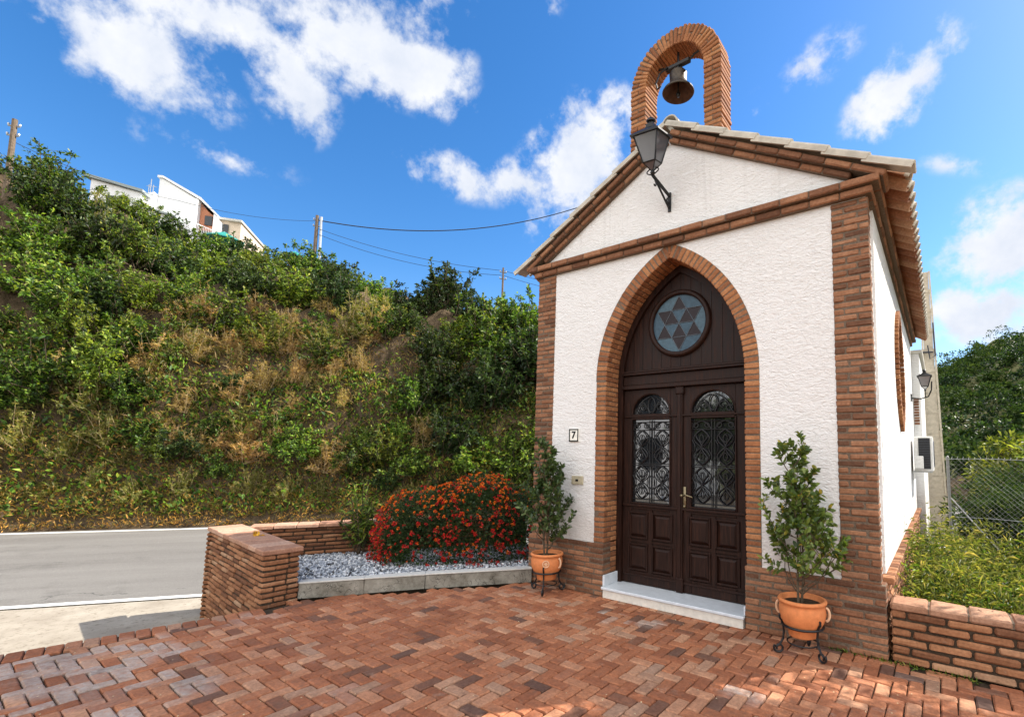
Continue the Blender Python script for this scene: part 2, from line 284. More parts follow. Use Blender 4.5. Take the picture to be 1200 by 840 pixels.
# ------------------------------------------------------------------ mesh builder
class MB:
    def __init__(s): s.v = []; s.f = []; s.mi = []; s.n = 0
    def add(s, vs, fs, mi=0):
        s.v.extend([tuple(v) for v in vs]); s.f.extend([tuple(i+s.n for i in f) for f in fs]); s.mi.extend([mi]*len(fs)); s.n += len(vs)
    def box(s, x0, x1, y0, y1, z0, z1, mi=0, bev=0):
        s.obox(Vector(((x0+x1)/2, (y0+y1)/2, (z0+z1)/2)), Vector((1, 0, 0)), Vector((0, 1, 0)), Vector((0, 0, 1)), x1-x0, y1-y0, z1-z0, bev, mi)
    def obox(s, c, ax, ay, az, l, w_, h, bev=0, mi=0, jit=0):
        c = Vector(c); hl, hw, hh = l/2, w_/2, h/2
        if bev <= 0:
            vs = [c+ax*(sx*hl)+ay*(sy*hw)+az*(sz*hh) for sx in (-1, 1) for sy in (-1, 1) for sz in (-1, 1)]
            fs = [(0, 1, 3, 2), (4, 6, 7, 5), (0, 4, 5, 1), (2, 3, 7, 6), (0, 2, 6, 4), (1, 5, 7, 3)]
            s.add(vs, fs, mi); return
        b = min(bev, hl*.45, hw*.45, hh*.45)
        vs = []
        for sx in (-1, 1):
            for sy in (-1, 1):
                for sz in (-1, 1):
                    for (dx, dy, dz) in ((0, b, b), (b, 0, b), (b, b, 0)):
                        j = (rnd.uniform(-jit, jit), rnd.uniform(-jit, jit), rnd.uniform(-jit, jit)) if jit else (0, 0, 0)
                        vs.append(c+ax*(sx*(hl-dx)+j[0])+ay*(sy*(hw-dy)+j[1])+az*(sz*(hh-dz)+j[2]))
        def I(x, y, z, k): return ((x*2+y)*2+z)*3+k
        fs = []
        fs.append((I(0,0,0,0), I(0,0,1,0), I(0,1,1,0), I(0,1,0,0))); fs.append((I(1,0,0,0), I(1,1,0,0), I(1,1,1,0), I(1,0,1,0)))
        fs.append((I(0,0,0,1), I(1,0,0,1), I(1,0,1,1), I(0,0,1,1))); fs.append((I(0,1,0,1), I(0,1,1,1), I(1,1,1,1), I(1,1,0,1)))
        fs.append((I(0,0,0,2), I(0,1,0,2), I(1,1,0,2), I(1,0,0,2))); fs.append((I(0,0,1,2), I(1,0,1,2), I(1,1,1,2), I(0,1,1,2)))
        for a in (0, 1):
            for b2 in (0, 1):
                fs.append((I(a,b2,0,0), I(a,b2,1,0), I(a,b2,1,1), I(a,b2,0,1)))
                fs.append((I(a,0,b2,0), I(a,1,b2,0), I(a,1,b2,2), I(a,0,b2,2)))
                fs.append((I(0,a,b2,1), I(1,a,b2,1), I(1,a,b2,2), I(0,a,b2,2)))
        for x in (0, 1):
            for y in (0, 1):
                for z in (0, 1): fs.append((I(x,y,z,0), I(x,y,z,1), I(x,y,z,2)))
        s.add(vs, fs, mi)
    def tube(s, pts, r, n=6, mi=0, cap=True):
        pts = [Vector(p) for p in pts]; rs = r if hasattr(r, '__len__') else [r]*len(pts)
        d0 = (pts[1]-pts[0]).normalized(); ref = Vector((0, 0, 1)) if abs(d0.z) < .9 else Vector((1, 0, 0))
        u = d0.cross(ref).normalized(); vs = []
        for i, p in enumerate(pts):
            d = (pts[min(i+1, len(pts)-1)]-pts[max(i-1, 0)])
            d = d.normalized() if d.length > 1e-9 else d0
            u = (u-d*u.dot(d)); u = u.normalized() if u.length > 1e-6 else d.orthogonal().normalized(); v = d.cross(u)
            for k in range(n):
                a = 2*PI*k/n; vs.append(p+(u*math.cos(a)+v*math.sin(a))*rs[i])
        fs = [(i*n+k, i*n+(k+1) % n, (i+1)*n+(k+1) % n, (i+1)*n+k) for i in range(len(pts)-1) for k in range(n)]
        if cap: fs += [tuple(range(n))[::-1], tuple((len(pts)-1)*n+k for k in range(n))]
        s.add(vs, fs, mi)
    def lathe(s, prof, c=(0, 0, 0), n=28, mi=0, R=None):
        vs = []; 
        for (r, z) in prof:
            for k in range(n):
                a = 2*PI*k/n; q = Vector((r*math.cos(a), r*math.sin(a), z))
                if R: q = R @ q
                vs.append(q+Vector(c))
        fs = [(i*n+k, i*n+(k+1) % n, (i+1)*n+(k+1) % n, (i+1)*n+k) for i in range(len(prof)-1) for k in range(n)]
        s.add(vs, fs, mi)
    def prism(s, poly, d, mi=0):
        """poly: list of 3D points (planar), d: extrusion vector"""
        poly = [Vector(p) for p in poly]; d = Vector(d); n = len(poly)
        vs = poly+[p+d for p in poly]
        fs = [tuple(range(n))[::-1], tuple(range(n, 2*n))]+[(i, (i+1) % n, n+(i+1) % n, n+i) for i in range(n)]
        s.add(vs, fs, mi)
    def build(s, name, mats, parent=None, smooth=False):
        me = bpy.data.meshes.new(name); me.from_pydata(s.v, [], s.f); 
        mats = mats if isinstance(mats, (list, tuple)) else [mats]
        for m in mats: me.materials.append(m)
        if len(mats) > 1: me.polygons.foreach_set('material_index', s.mi)
        if smooth: me.polygons.foreach_set('use_smooth', [True]*len(me.polygons))
        bm = bmesh.new(); bm.from_mesh(me); bmesh.ops.recalc_face_normals(bm, faces=bm.faces); bm.to_mesh(me); bm.free()
        o = bpy.data.objects.new(name, me); COL.objects.link(o)
        if parent: o.parent = parent; o.matrix_parent_inverse = parent.matrix_world.inverted() if False else Matrix.Translation(-Vector(parent.location))
        return o
def raw(name, V, F, mats, mi=None, parent=None):
    """fast mesh from numpy: V (n,3), F (m,4) or (m,3)"""
    me = bpy.data.meshes.new(name); V = np.ascontiguousarray(V, dtype=np.float32); F = np.ascontiguousarray(F, dtype=np.int32)
    me.vertices.add(len(V)); me.vertices.foreach_set('co', V.ravel())
    k = F.shape[1]; me.loops.add(F.size); me.loops.foreach_set('vertex_index', F.ravel())
    me.polygons.add(len(F)); me.polygons.foreach_set('loop_start', np.arange(0, F.size, k, dtype=np.int32))
    mats = mats if isinstance(mats, (list, tuple)) else [mats]
    for m in mats: me.materials.append(m)
    if mi is not None: me.polygons.foreach_set('material_index', np.asarray(mi, dtype=np.int32))
    me.update(calc_edges=True)
    o = bpy.data.objects.new(name, me); COL.objects.link(o)
    if parent: o.parent = parent; o.matrix_parent_inverse = Matrix.Translation(-Vector(parent.location))
    return o
def tag(o, label=None, cat=None, group=None, kind=None):
    if label: o['label'] = label
    if cat: o['category'] = cat
    if group: o['group'] = group
    if kind: o['kind'] = kind
    return o
def empty(name, loc, label, cat, group=None):
    o = bpy.data.objects.new(name, None); o.empty_display_size = .1; o.location = loc; COL.objects.link(o)
    return tag(o, label, cat, group)

# leaves ------------------------------------------------------------
def unit(a): return a/np.maximum(np.linalg.norm(a, axis=-1, keepdims=True), 1e-9)
def leaves(P, D, L, asp=.38, fold=.25, droop=0, up=None, nv=4):
    """P base points, D directions, L lengths -> folded diamond leaves (two triangles sharing the midrib) or 6-vert leaves"""
    n = len(P); D = unit(D); L = np.asarray(L).reshape(-1, 1)*np.ones((n, 1))
    U = unit(nr.normal(size=(n, 3))+(np.array([0, 0, 1.2]) if up is None else up)); S = unit(np.cross(D, U)); N = np.cross(S, D)
    base = P; tip = P+D*L-np.array([0, 0, 1])*droop*L
    if nv == 4:
        mid = P+D*L*.45; lf = mid+S*L*asp*.5+N*L*fold*asp; rt_ = mid-S*L*asp*.5+N*L*fold*asp
        V = np.stack([base, rt_, tip, lf], 1).reshape(-1, 3); i = np.arange(n)[:, None]*4
        F = np.concatenate([i+np.array([[0, 1, 2]]), i+np.array([[0, 2, 3]])], 0)
    else:
        a = P+D*L*.28; b = P+D*L*.72-np.array([0, 0, 1])*droop*L*.3; o1 = S*L*asp*.5; o2 = S*L*asp*.40; nn = N*L*fold*asp
        V = np.stack([base, a-o1+nn, b-o2+nn, tip, b+o2+nn, a+o1+nn, a, b], 1).reshape(-1, 3); i = np.arange(n)[:, None]*8
        T = [[0, 1, 6], [1, 2, 7], [1, 7, 6], [2, 3, 7], [0, 6, 5], [6, 7, 4], [6, 4, 5], [7, 3, 4]]
        F = np.concatenate([i+np.array([t]) for t in T], 0)
    return V, F
def merge(parts):
    Vs, Fs, Ms, o = [], [], [], 0
    for (V, F, mi) in parts:
        Vs.append(V); Fs.append(F+o); Ms.append(np.full(len(F), mi)); o += len(V)
    return np.concatenate(Vs), np.concatenate(Fs), np.concatenate(Ms)
def twigs(A, B, r):
    """thin three-sided twigs from A to B as triangles"""
    n = len(A); D = unit(B-A); S = unit(np.cross(D, nr.normal(size=(n, 3)))); T = np.cross(D, S); r = np.asarray(r).reshape(-1, 1)*np.ones((n, 1))
    V = []
    for k in range(3):
        a = 2*PI*k/3; o = (S*math.cos(a)+T*math.sin(a)); V += [A+o*r, B+o*r*.45]
    V = np.stack(V, 1).reshape(-1, 3); i = np.arange(n)[:, None]*6
    T_ = []
    for k in range(3):
        a, b = 2*k, 2*((k+1) % 3); T_ += [[a, b, b+1], [a, b+1, a+1]]
    return V, np.concatenate([i+np.array([t]) for t in T_], 0)

rng = np.random.default_rng(5)
_g = rng.normal(size=(64, 64))
def vnoise(x, y):
    x = np.asarray(x, float); y = np.asarray(y, float); xi = np.floor(x).astype(int); yi = np.floor(y).astype(int); fx_, fy_ = x-xi, y-yi
    fx_ = fx_*fx_*(3-2*fx_); fy_ = fy_*fy_*(3-2*fy_); q = lambda i, j: _g[i % 64, j % 64]
    return (q(xi, yi)*(1-fx_)+q(xi+1, yi)*fx_)*(1-fy_)+(q(xi, yi+1)*(1-fx_)+q(xi+1, yi+1)*fx_)*fy_
# ------------------------------------------------------------------ brick helpers
X, Y, Z = Vector((1, 0, 0)), Vector((0, 1, 0)), Vector((0, 0, 1))
CH = .0575
def brick_wall(mb, P0, U, N, L, H, D, bl=.25, ch=CH, joint=.0105, proud=.006, ins0=(0, 0), ins1=(0, 0), bev=.009, mi=0, seed=0, minlen=.07, z_first=0, core=True, core_mi=1, ii=.008):
    """P0 corner on the outer face, U along, N outward, bricks go inward by D"""
    P0 = Vector(P0); nc = max(1, round(H/ch)); ch = H/nc; Wd = Z
    for r in range(nc):
        a0 = ins0[r % 2]; a1 = L-ins1[r % 2]
        x = a0; first = True; off = (bl/2 if (r+seed) % 2 else bl)+rnd.uniform(-.02, .02)
        while x < a1-1e-4:
            l = off if first else bl*rnd.uniform(.92, 1.08); first = False
            if a1-(x+l) < minlen: l = a1-x
            pr = rnd.uniform(-proud, proud); hj = rnd.uniform(-.002, .002); tl = rnd.uniform(-.006, .006)
            c = P0+U*(x+l/2)+Z*(ch*(r+.5)+hj)+N*(pr-D/2)
            ax = (U+Z*tl).normalized(); az = (Z-U*tl).normalized()
            mb.obox(c, ax, N, az, l-joint, D, ch-joint*rnd.uniform(.85, 1.2), bev*rnd.uniform(.7, 1.35), mi, .0032)
            x += l
    if core:
        c = P0+U*(L/2)+Z*(H/2)-N*(D/2+.0); mb.obox(c, U, N, Z, L-2*ii, D-2*ii, H-.012, 0, core_mi)

def arch_pts(hw, zs, rise_c, R, n=60):
    """gothic arch: list of (x,z,tangent angle) from left spring to right spring; centres at +-(R-.81)"""
    off = rise_c
    out = []
    a_max = math.acos(off/R)
    for i in range(n+1):
        a = a_max*i/n; out.append((off-R*math.cos(a), zs+R*math.sin(a)))      # left side: centre at +off
    right = [(-x, z) for x, z in out[::-1]][1:]
    return out+right
AD, AC_, AZS = .81, .96, 2.42           # half opening, half outer, spring height
AOFF = .638                               # centres offset
# ------------------------------------------------------------------ SETTING: ground, road
TS = Vector((.6, .8, 0)); TN = Vector((-.8, .6, 0))
def sn(s, n, z=0): return TS*s+TN*n+Z*z
mb = MB(); mb.add([(-500, -500, -.62), (500, -500, -.62), (500, 500, -.62), (-500, 500, -.62)], [(0, 1, 2, 3)])
tag(mb.build('ground', M_['ground']), kind='structure')
mb = MB(); mb.add([sn(-60, 3.9, -.54), sn(40, 3.9, -.54), sn(40, 11.0, -.54), sn(-60, 11.0, -.54)], [(0, 1, 2, 3)])
tag(mb.build('road', M_['asphalt']), kind='structure')
for (a, b) in ((3.92, 4.05), (10.66, 10.8)):
    mb = MB(); mb.add([sn(-60, a, -.536), sn(40, a, -.536), sn(40, b, -.536), sn(-60, b, -.536)], [(0, 1, 2, 3)])
    tag(mb.build('road_line', M_['line']), kind='structure')
mb = MB(); mb.add([sn(-60, -6, -.55), sn(40, -6, -.55), sn(40, 3.9, -.55), sn(-60, 3.9, -.55)], [(0, 1, 2, 3)])
mb.add([sn(-60, 3.9, -.55), sn(40, 3.9, -.55), sn(40, 3.9, -.65), sn(-60, 3.9, -.65)], [(0, 1, 2, 3)])
tag(mb.build('shoulder', M_['shoulder']), kind='structure')

# patio ----------------------------------------------------------------
PE0 = Vector((-3.27, -2.43, 0)); PED = Vector((-.19, -.982, 0)).normalized()       # left patio edge
edge_bot = PE0+PED*5.2
poly = [(-3.07, -2.45), (-3.28, -2.06), (-1.83, -.10), (-1.83, .12), (1.97, .12), (1.97, .0), (6.5, .0), (6.5, -7.5), (edge_bot.x+.22, -7.5)]
def inside(x, y, P=poly):
    c = False; j = len(P)-1
    for i in range(len(P)):
        if (P[i][1] > y) != (P[j][1] > y) and x < (P[j][0]-P[i][0])*(y-P[i][1])/(P[j][1]-P[i][1])+P[i][0]: c = not c
        j = i
    return c
mb = MB()
mb.prism([(edge_bot.x, -7.6, -.60), (6.6, -7.6, -.60), (6.6, .1, -.60), (-1.7, .1, -.60), (-1.75, -.1, -.60), (PE0.x+.02, -2.04, -.60), (PE0.x+.02, -2.43, -.60)], (0, 0, .578), 1)
B = .095; Lb = .190
def paver(cx_, cy_, ax, ay, l, w_, mi=0, soft=1):
    z = rnd.uniform(-.002, .002); tx, ty = rnd.uniform(-.006, .006), rnd.uniform(-.007, .007); rz = rnd.uniform(-.014, .014)
    a = Vector((math.cos(rz)*ax[0]-math.sin(rz)*ax[1], math.sin(rz)*ax[0]+math.cos(rz)*ax[1], tx)).normalized()
    n_ = Z.cross(a).normalized(); n_ = (n_+Z*ty).normalized(); k = a.cross(n_)
    mb.obox(Vector((cx_, cy_, -.03+z)), a, n_, k, l, w_, .06, .007*rnd.uniform(.7, 1.5), mi, .0025)
NN = 122
for i in range(-NN, NN):
    for j in range(-NN, NN):
        # 90-degree herringbone: horizontal and vertical bricks on a stair lattice
        k = (i-j) % 4
        x0, y0 = i*B, j*B
        if k == 0:
            cx_, cy_, ax, sz = x0+B, y0+B/2, (1, 0), 0
        elif k == 2+1:
            cx_, cy_, ax, sz = x0+B/2, y0+B, (0, 1), 1
        else: continue
        if not (-4.4 < cx_ < 6.5 and -7.5 < cy_ < .2): continue
        if inside(cx_, cy_):
            # keep clear of the soldier courses
            paver(cx_, cy_, ax, None, Lb-.0075, B-.0075)
for i in range(52):                                   # soldier course along the patio edge
    c = PE0+PED*(.06+.124*i)+PED.cross(Z)*-.125*1
    a = PED.cross(Z).normalized()
    paver(PE0.x+PED.x*(.05+.101*i)+.105, PE0.y+PED.y*(.05+.101*i), (a.x, a.y), None, .205, .094)
tag(mb.build('patio', [M_['paver'], M_['joint']]), kind='structure')
mb = MB()                                             # rough concrete edge below the soldiers
for i in range(9):
    c = PE0+PED*(1.4+i*.42); mb.obox(c+Vector((-.07, 0, -.30)), PED, PED.cross(Z), Z, .415, .14, .52, .02, 0, .006)
tag(mb.build('patio_kerb', M_['conc']), 'rough grey concrete kerb along the outer edge of the brick patio', 'kerb')

# ------------------------------------------------------------------ CHAPEL
ch = empty('chapel', (0, 3.5, 0), 'small white roadside chapel with brick trim, pointed doorway and bell arch on its roof', 'chapel')
W = 1.92; LEN = 7.0; ZC = 3.85; AP = 5.03
def arch_line(R, n=40): return arch_pts(0, AZS, AOFF, R, n)
# front wall with the doorway cut out
Rm = AOFF+.88
al = arch_line(Rm)
poly3 = [(-W+.02, 0, .03), (-.88, 0, .03)]+[(x, 0, z) for x, z in al]+[(.88, 0, .03), (W-.02, 0, .03), (W-.02, 0, 3.97), (0, 0, 5.10), (-W+.02, 0, 3.97)]
mb = MB(); mb.prism(poly3, (0, .30, 0)); mb.build('front_wall', M_['stucco'], ch)
# side walls (right one with an almond-shaped window)
def vesica(hw, hh, n=20, off=0):
    # centre (0,0): returns loop of points (y,z)
    R = (hw*hw+hh*hh)/(2*hw)+off; d = (hw*hw+hh*hh)/(2*hw)-hw
    am = math.acos(d/R); pts = []
    for i in range(n+1):
        a = -am+2*am*i/n; pts.append((-d+R*math.cos(a), R*math.sin(a)))
    for i in range(1, n):
        a = -am+2*am*i/n; pts.append((d-R*math.cos(a), -R*math.sin(a)))
    return pts
VC = (3.0, 2.76)
mb = MB(); ve = vesica(.50, .74, 16, .06); ve = [(VC[0]+a, VC[1]+b) for a, b in ve]
k0 = min(range(len(ve)), key=lambda i: ve[i][1])
vl = ve[k0:]+ve[:k0+1]
z0, z1 = .03, 3.95
loop = [(.30, z0), (VC[0], z0)]+[(y, z) for y, z in vl[::-1]]+[(VC[0]+.0001, z0), (LEN, z0), (LEN, z1), (.30, z1)]
mb.prism([(W, y, z) for y, z in loop], (-.28, 0, 0)); mb.build('side_wall', M_['stucco'], ch)
mb = MB(); mb.box(-W, -W+.28, .30, LEN, .03, 3.95); mb.build('side_wall', M_['stucco'], ch)
mb = MB(); mb.prism([(-W+.28, LEN-.28, .03), (W-.28, LEN-.28, .03), (W-.28, LEN-.28, 3.97), (0, LEN-.28, 5.0), (-W+.28, LEN-.28, 3.97)], (0, .27, 0)); mb.build('rear_wall', M_['stucco'], ch)
# window: brick ring, glass set back
fr = MB(); n = 0
for side in (1, -1):
    hw, hh = .50, .74; R = (hw*hw+hh*hh)/(2*hw); d = R-hw; am = math.acos(d/(R+.06)); cnt = 32
    for i in range(cnt):
        a = -am+2*am*(i+.5)/cnt; rr = R+.035
        c = Vector((W+.015, VC[0]+side*(-d+rr*math.cos(a)), VC[1]+rr*math.sin(a)))
        er = Vector((0, side*math.cos(a), math.sin(a))); et = Vector((0, -side*math.sin(a), math.cos(a)))
        fr.obox(c-Vector((.09, 0, 0)), X, er, et, .24, .10, 2*am*rr/cnt-.008, .006, 0, .002)
wf = fr.build('window', M_['brick_light'], ch)
mb = MB(); gp = [(W-.16, VC[0]+a, VC[1]+b) for a, b in vesica(.49, .73, 16, 0)]; mb.prism(gp, (-.02, 0, 0)); pane = mb.build('window_pane', M_['glass'], wf); pane.matrix_parent_inverse = Matrix.Identity(4); pane.location = (0, 0, 0)
pane.parent = wf; pane.matrix_parent_inverse = wf.matrix_world.inverted() if False else Matrix.Identity(4)
# children of a part: wf has identity local transform under ch with inverse translation, so vertex coordinates stay world
# floor slab + dark interior closes
mb = MB(); mb.box(-W+.29, W-.29, .45, LEN-.29, .0, .09); mb.build('floor_slab', M_['conc'], ch)

# plinth (front, both sides of the door) and right side, with rowlock top
for (x0, x1, nm) in ((-W-.03, -.80, 0), (.80, W+.03, 1)):
    mb = MB(); brick_wall(mb, (x0, -.03, 0), X, -Y, x1-x0, .575, .16, seed=nm)
    mb.build('plinth', [M_['brick'], M_['mortar']], ch)
mb = MB(); brick_wall(mb, (W+.03, .135, -.55), Y, X, LEN-.14, 1.10, .06); 
for i in range(int((LEN-.2)/.062)):
    mb.obox((W+.012, .16+i*.062+.03, .575), Y, X, Z, .052, .12, .055, .008, 0, .002)
mb.build('plinth', [M_['brick_brown'], M_['mortar']], ch)
mb = MB(); mb.box(-W-.028, -W+.05, .132, LEN, -.55, .60); mb.build('plinth', M_['brick_brown'], ch)
# pilasters
for sx_ in (-1, 1):
    mb = MB(); x0 = -W if sx_ < 0 else W-.305
    brick_wall(mb, (x0, -.012, .535), X, -Y, .305, ZC-.535, .135, bl=.215, seed=(0 if sx_ < 0 else 1), minlen=.06, proud=.005)
    mb.build('pilaster', [M_['brick'], M_['mortar']], ch)
# doorway surround: jamb courses and pointed arch
mb = MB(); T = .0575; ncj = round((AZS-.06)/T)
for sx_ in (-1, 1):
    for r in range(ncj):
        z = .06+(AZS-.06)*(r+.5)/ncj; pr = rnd.uniform(-.004, .004)
        if z < .575: d0 = .17
        else: d0 = .15
        ya = -.012+pr
        sp = .15 if r % 2 else .075
        if z > .535: 
            mb.obox((sx_*(AD+.075), ya+sp/2, z), X, Y, Z, .145, sp-.007, T-.010, .007, 0, .002)
            y1 = ya+sp
        else: y1 = .135
        while y1 < .30:
            l = min(.15, .31-y1)
            mb.obox((sx_*(AD+.06), y1+l/2, z), X, Y, Z, .118, l-.009, T-.010, .007, 0, .002); y1 += l
    mb.box(min(sx_*(AD+.012), sx_*(AD+.14)), max(sx_*(AD+.012), sx_*(AD+.148)), -.004, .30, .54, AZS, 1)
    mb.box(min(sx_*(AD+.012), sx_*(AD+.12)), max(sx_*(AD+.012), sx_*(AD+.12)), .14, .30, .06, .59, 1)
R0 = AOFF+AD; RO = R0+.15
# arc length of middle
for sx_ in (-1, 1):
    am = math.acos(AOFF/(R0+.04)); nv = int(am*(R0+.05)/T)
    for i in range(nv):
        a = am*(i+.5)/nv
        er = Vector((-sx_*-1*math.cos(a), 0, math.sin(a))); er = Vector((sx_*math.cos(a), 0, math.sin(a)))
        cc = Vector((-sx_*AOFF, 0, AZS)); et = Vector((-sx_*math.sin(a), 0, math.cos(a)))
        pr = rnd.uniform(-.004, .004); ln = .15
        if i == nv-1: ln = .15
        tk = am*(R0+.075)/nv
        sp = .15 if i % 2 else .10
        mb.obox(cc+er*(R0+.075)+Y*(-.012+pr+sp/2), er, Y, et, ln-.004, sp-.007, tk-.009, .007, 0, .002)
        y1 = -.012+sp
        while y1 < .30:
            l = min(.15, .31-y1)
            mb.obox(cc+er*(R0+.06)+Y*(y1+l/2), er, Y, et, .118, l-.009, am*R0/nv-.007, .007, 0, .002); y1 += l
    # mortar backing strip
    prev = None
    for i in range(21):
        a = (am+.015)*i/20; er = Vector((sx_*math.cos(a), 0, math.sin(a))); cc = Vector((-sx_*AOFF, 0, AZS))
        q = [cc+er*(R0+.012)+Y*-.004, cc+er*(R0+.148)+Y*-.004, cc+er*(R0+.147)+Y*.31, cc+er*(R0+.012)+Y*.31]
        if prev: mb.add(prev+q, [(0, 1, 5, 4), (1, 2, 6, 5), (2, 3, 7, 6), (3, 0, 4, 7)], 1)
        prev = q
# keystone pair at the tip
mb.obox((0, .06, AZS+math.sqrt((R0+.075)**2-AOFF**2)+.02), X, Y, Z, .05, .14, .15, .012, 0, .003)
mb.build('door_surround', [M_['brick_light'], M_['mortar']], ch)
# horizontal cornice + rake mouldings + side cornices (two corbelled courses)
def course(mb, P0, U, N, L, th, D, up_, bl=.25):
    x = 0; first = True
    while x < L-1e-4:
        l = bl*rnd.uniform(.93, 1.07) if not first else bl*.6; first = False
        if L-(x+l) < .08: l = L-x
        mb.obox(P0+U*(x+l/2)+up_*(th/2)+N*(-D/2+rnd.uniform(-.004, .004)), U, N, up_, l-.009, D, th-.007, .010, 0, .002); x += l
    mb.obox(P0+U*(L/2)+up_*(th/2)-N*(D/2+.006), U, N, up_, L-.03, D-.02, th-.002, 0, 1)
mb = MB(); X3 = X
course(mb, Vector((-W-.04, -.060, 3.850)), X, -Y, 2*W+.08, .070, .16, Z)
course(mb, Vector((-W-.10, -.105, 3.922)), X, -Y, 2*W+.20, .070, .20, Z)
mb.build('cornice', [M_['brick'], M_['mortar']], ch)
for s_ in (1, -1):
    mb = MB()
    for (pz, ov, D_) in ((3.850, .040, .14), (3.922, .10, .20)):
        N_ = X*s_
        course(mb, Vector((s_*(W+ov), .102, pz)), Y, N_, LEN-.1, .070, D_, Z)
    mb.build('side_cornice', [M_['brick'], M_['mortar']], ch)
SL = math.atan(.568)
for s_ in (1, -1):
    mb = MB(); U = Vector((s_*math.cos(SL), 0, -math.sin(SL))); V_ = Vector((s_*math.sin(SL), 0, math.cos(SL)))
    L1 = 1.93/math.cos(SL)
    course(mb, Vector((0, -.058, AP))+V_*0-U*0.0, U, -Y, 1.78/math.cos(SL), .062, .30, V_, .24)
    course(mb, Vector((0, -.105, AP))+V_*.063, U, -Y, 2.02/math.cos(SL), .062, .34, V_, .24)
    mb.build('rake_moulding', [M_['brick'], M_['mortar']], ch)
# roof: deck, barrel tiles, pale verge tiles
RZ = AP+.135/math.cos(SL)                      # top of the mouldings at the ridge
roof = MB()
for s_ in (1, -1):
    U = Vector((s_*math.cos(SL), 0, -math.sin(SL))); V_ = Vector((s_*math.sin(SL), 0, math.cos(SL)))
    roof.prism([Vector((0, .10, RZ-.005)), Vector((0, LEN+.05, RZ-.005)), Vector((0, LEN+.05, RZ-.005))+U*2.30, Vector((0, .10, RZ-.005))+U*2.30], -V_*.02, 0)
def barrel(mb, P, U, V_, A, L, r0, r1, th=.014, mi=0, flip=1, n=8):
    """half-cylinder tile: from P along U, radius r0 -> r1, A across, V_ up; flip=-1 concave up"""
    vs = []
    for (t_, r) in ((0, r0), (1, r1)):
        for rr in (r, r-th):
            for k in range(n+1):
                a = PI*k/n; vs.append(P+U*(L*t_)+A*(rr*math.cos(a))+V_*(flip*rr*math.sin(a)))
    m_ = n+1; fs = []
    for k in range(n):
        fs.append((k, k+1, 2*m_+k+1, 2*m_+k)); fs.append((m_+k, 3*m_+k, 3*m_+k+1, m_+k+1))
        fs.append((k, m_+k, m_+k+1, k+1)); fs.append((2*m_+k, 2*m_+k+1, 3*m_+k+1, 3*m_+k))
    fs += [(0, 2*m_, 3*m_, m_), (n, m_+n, 3*m_+n, 2*m_+n)]
    mb.add(vs, fs, mi)
ncol = 32; dy = (LEN-.05)/ncol
tl_ = MB()
for s_ in (1, -1):
    U = Vector((s_*math.cos(SL), 0, -math.sin(SL))); V_ = Vector((s_*math.sin(SL), 0, math.cos(SL)))
    for c in range(ncol):
        y = .20+dy*c
        for k in range(8):
            u0 = .02+k*.30+rnd.uniform(-.006, .006); yy = y+rnd.uniform(-.005, .005)
            base = Vector((0, yy, RZ))+U*u0+V_*(.048+.010)
            Ut = (U-V_*.03).normalized()
            barrel(tl_, base+V_*.012, Ut, V_, Y, .37, .066, .082, mi=0)          # cover
            if c < ncol: barrel(tl_, Vector((0, yy+dy/2, RZ))+U*(u0+.02)+V_*.085, Ut, V_, Y, .37, .080, .066, mi=0, flip=-1)   # pan
ridge = MB()
for k in range(20):
    barrel(ridge, Vector((0, -.02+k*.355, RZ+.09)), Y, Z, X, .38, .095, .11, mi=0)
lips = []
for s_ in (1, -1):
    lip = MB(); lips.append(lip)
    U = Vector((s_*math.cos(SL), 0, -math.sin(SL))); V_ = Vector((s_*math.sin(SL), 0, math.cos(SL)))
    for c in range(ncol):
        y = .20+dy*c; e = Vector((0, y, RZ))+U*(2.478)+V_*.055
        barrel(lip, e, U, V_, Y, .035, .087, .089, .026); barrel(lip, e-U*.015-V_*.02+V_*.105+Y*dy/2, U, V_, Y, .03, .076, .076, .018, flip=-1)
rf = roof.build('roof', [M_['tile']], ch)
def sub(o, par):      # sub-part: vertex coordinates are already world coordinates
    o.parent = par; o.matrix_parent_inverse = Matrix.Identity(4); o.location = (0, 0, 0); return o
sub(tl_.build('roof_tiles', M_['tile']), rf); [sub(l_.build('tile_ends', M_['verge']), rf) for l_ in lips]; sub(ridge.build('ridge_tiles', M_['verge']), rf)
sub(pane, wf)
for s_ in (1, -1):
    U = Vector((s_*math.cos(SL), 0, -math.sin(SL))); V_ = Vector((s_*math.sin(SL), 0, math.cos(SL)))
    mb = MB()
    for k in range(7):
        u0 = .0+k*.362; Ut = (U+V_*.020).normalized()
        P = Vector((0, 0, RZ))+U*u0+V_*.004
        # L-shaped verge piece: face + top with rounded edge, lapping over the next one
        t1 = .105+.012
        prof = [(-.135, -.004), (-.135, .042), (-.122, .062), (-.095, .070), (.10, .070), (.10, .052), (-.08, .052), (-.112, .040), (-.115, -.004)]
        L_ = .395; lift0, lift1 = .010, .0
        v0 = [P+Y*a+V_*(b-.006) for a, b in prof]; v1 = [P+U*L_+Y*(a-.006)+V_*(b+.016) for a, b in prof]
        n_ = len(prof); mb.add(v0+v1, [tuple(range(n_))[::-1], tuple(range(n_, 2*n_))]+[(i, (i+1) % n_, n_+(i+1) % n_, n_+i) for i in range(n_)])
    mb.build('verge_tiles', M_['verge'], ch)

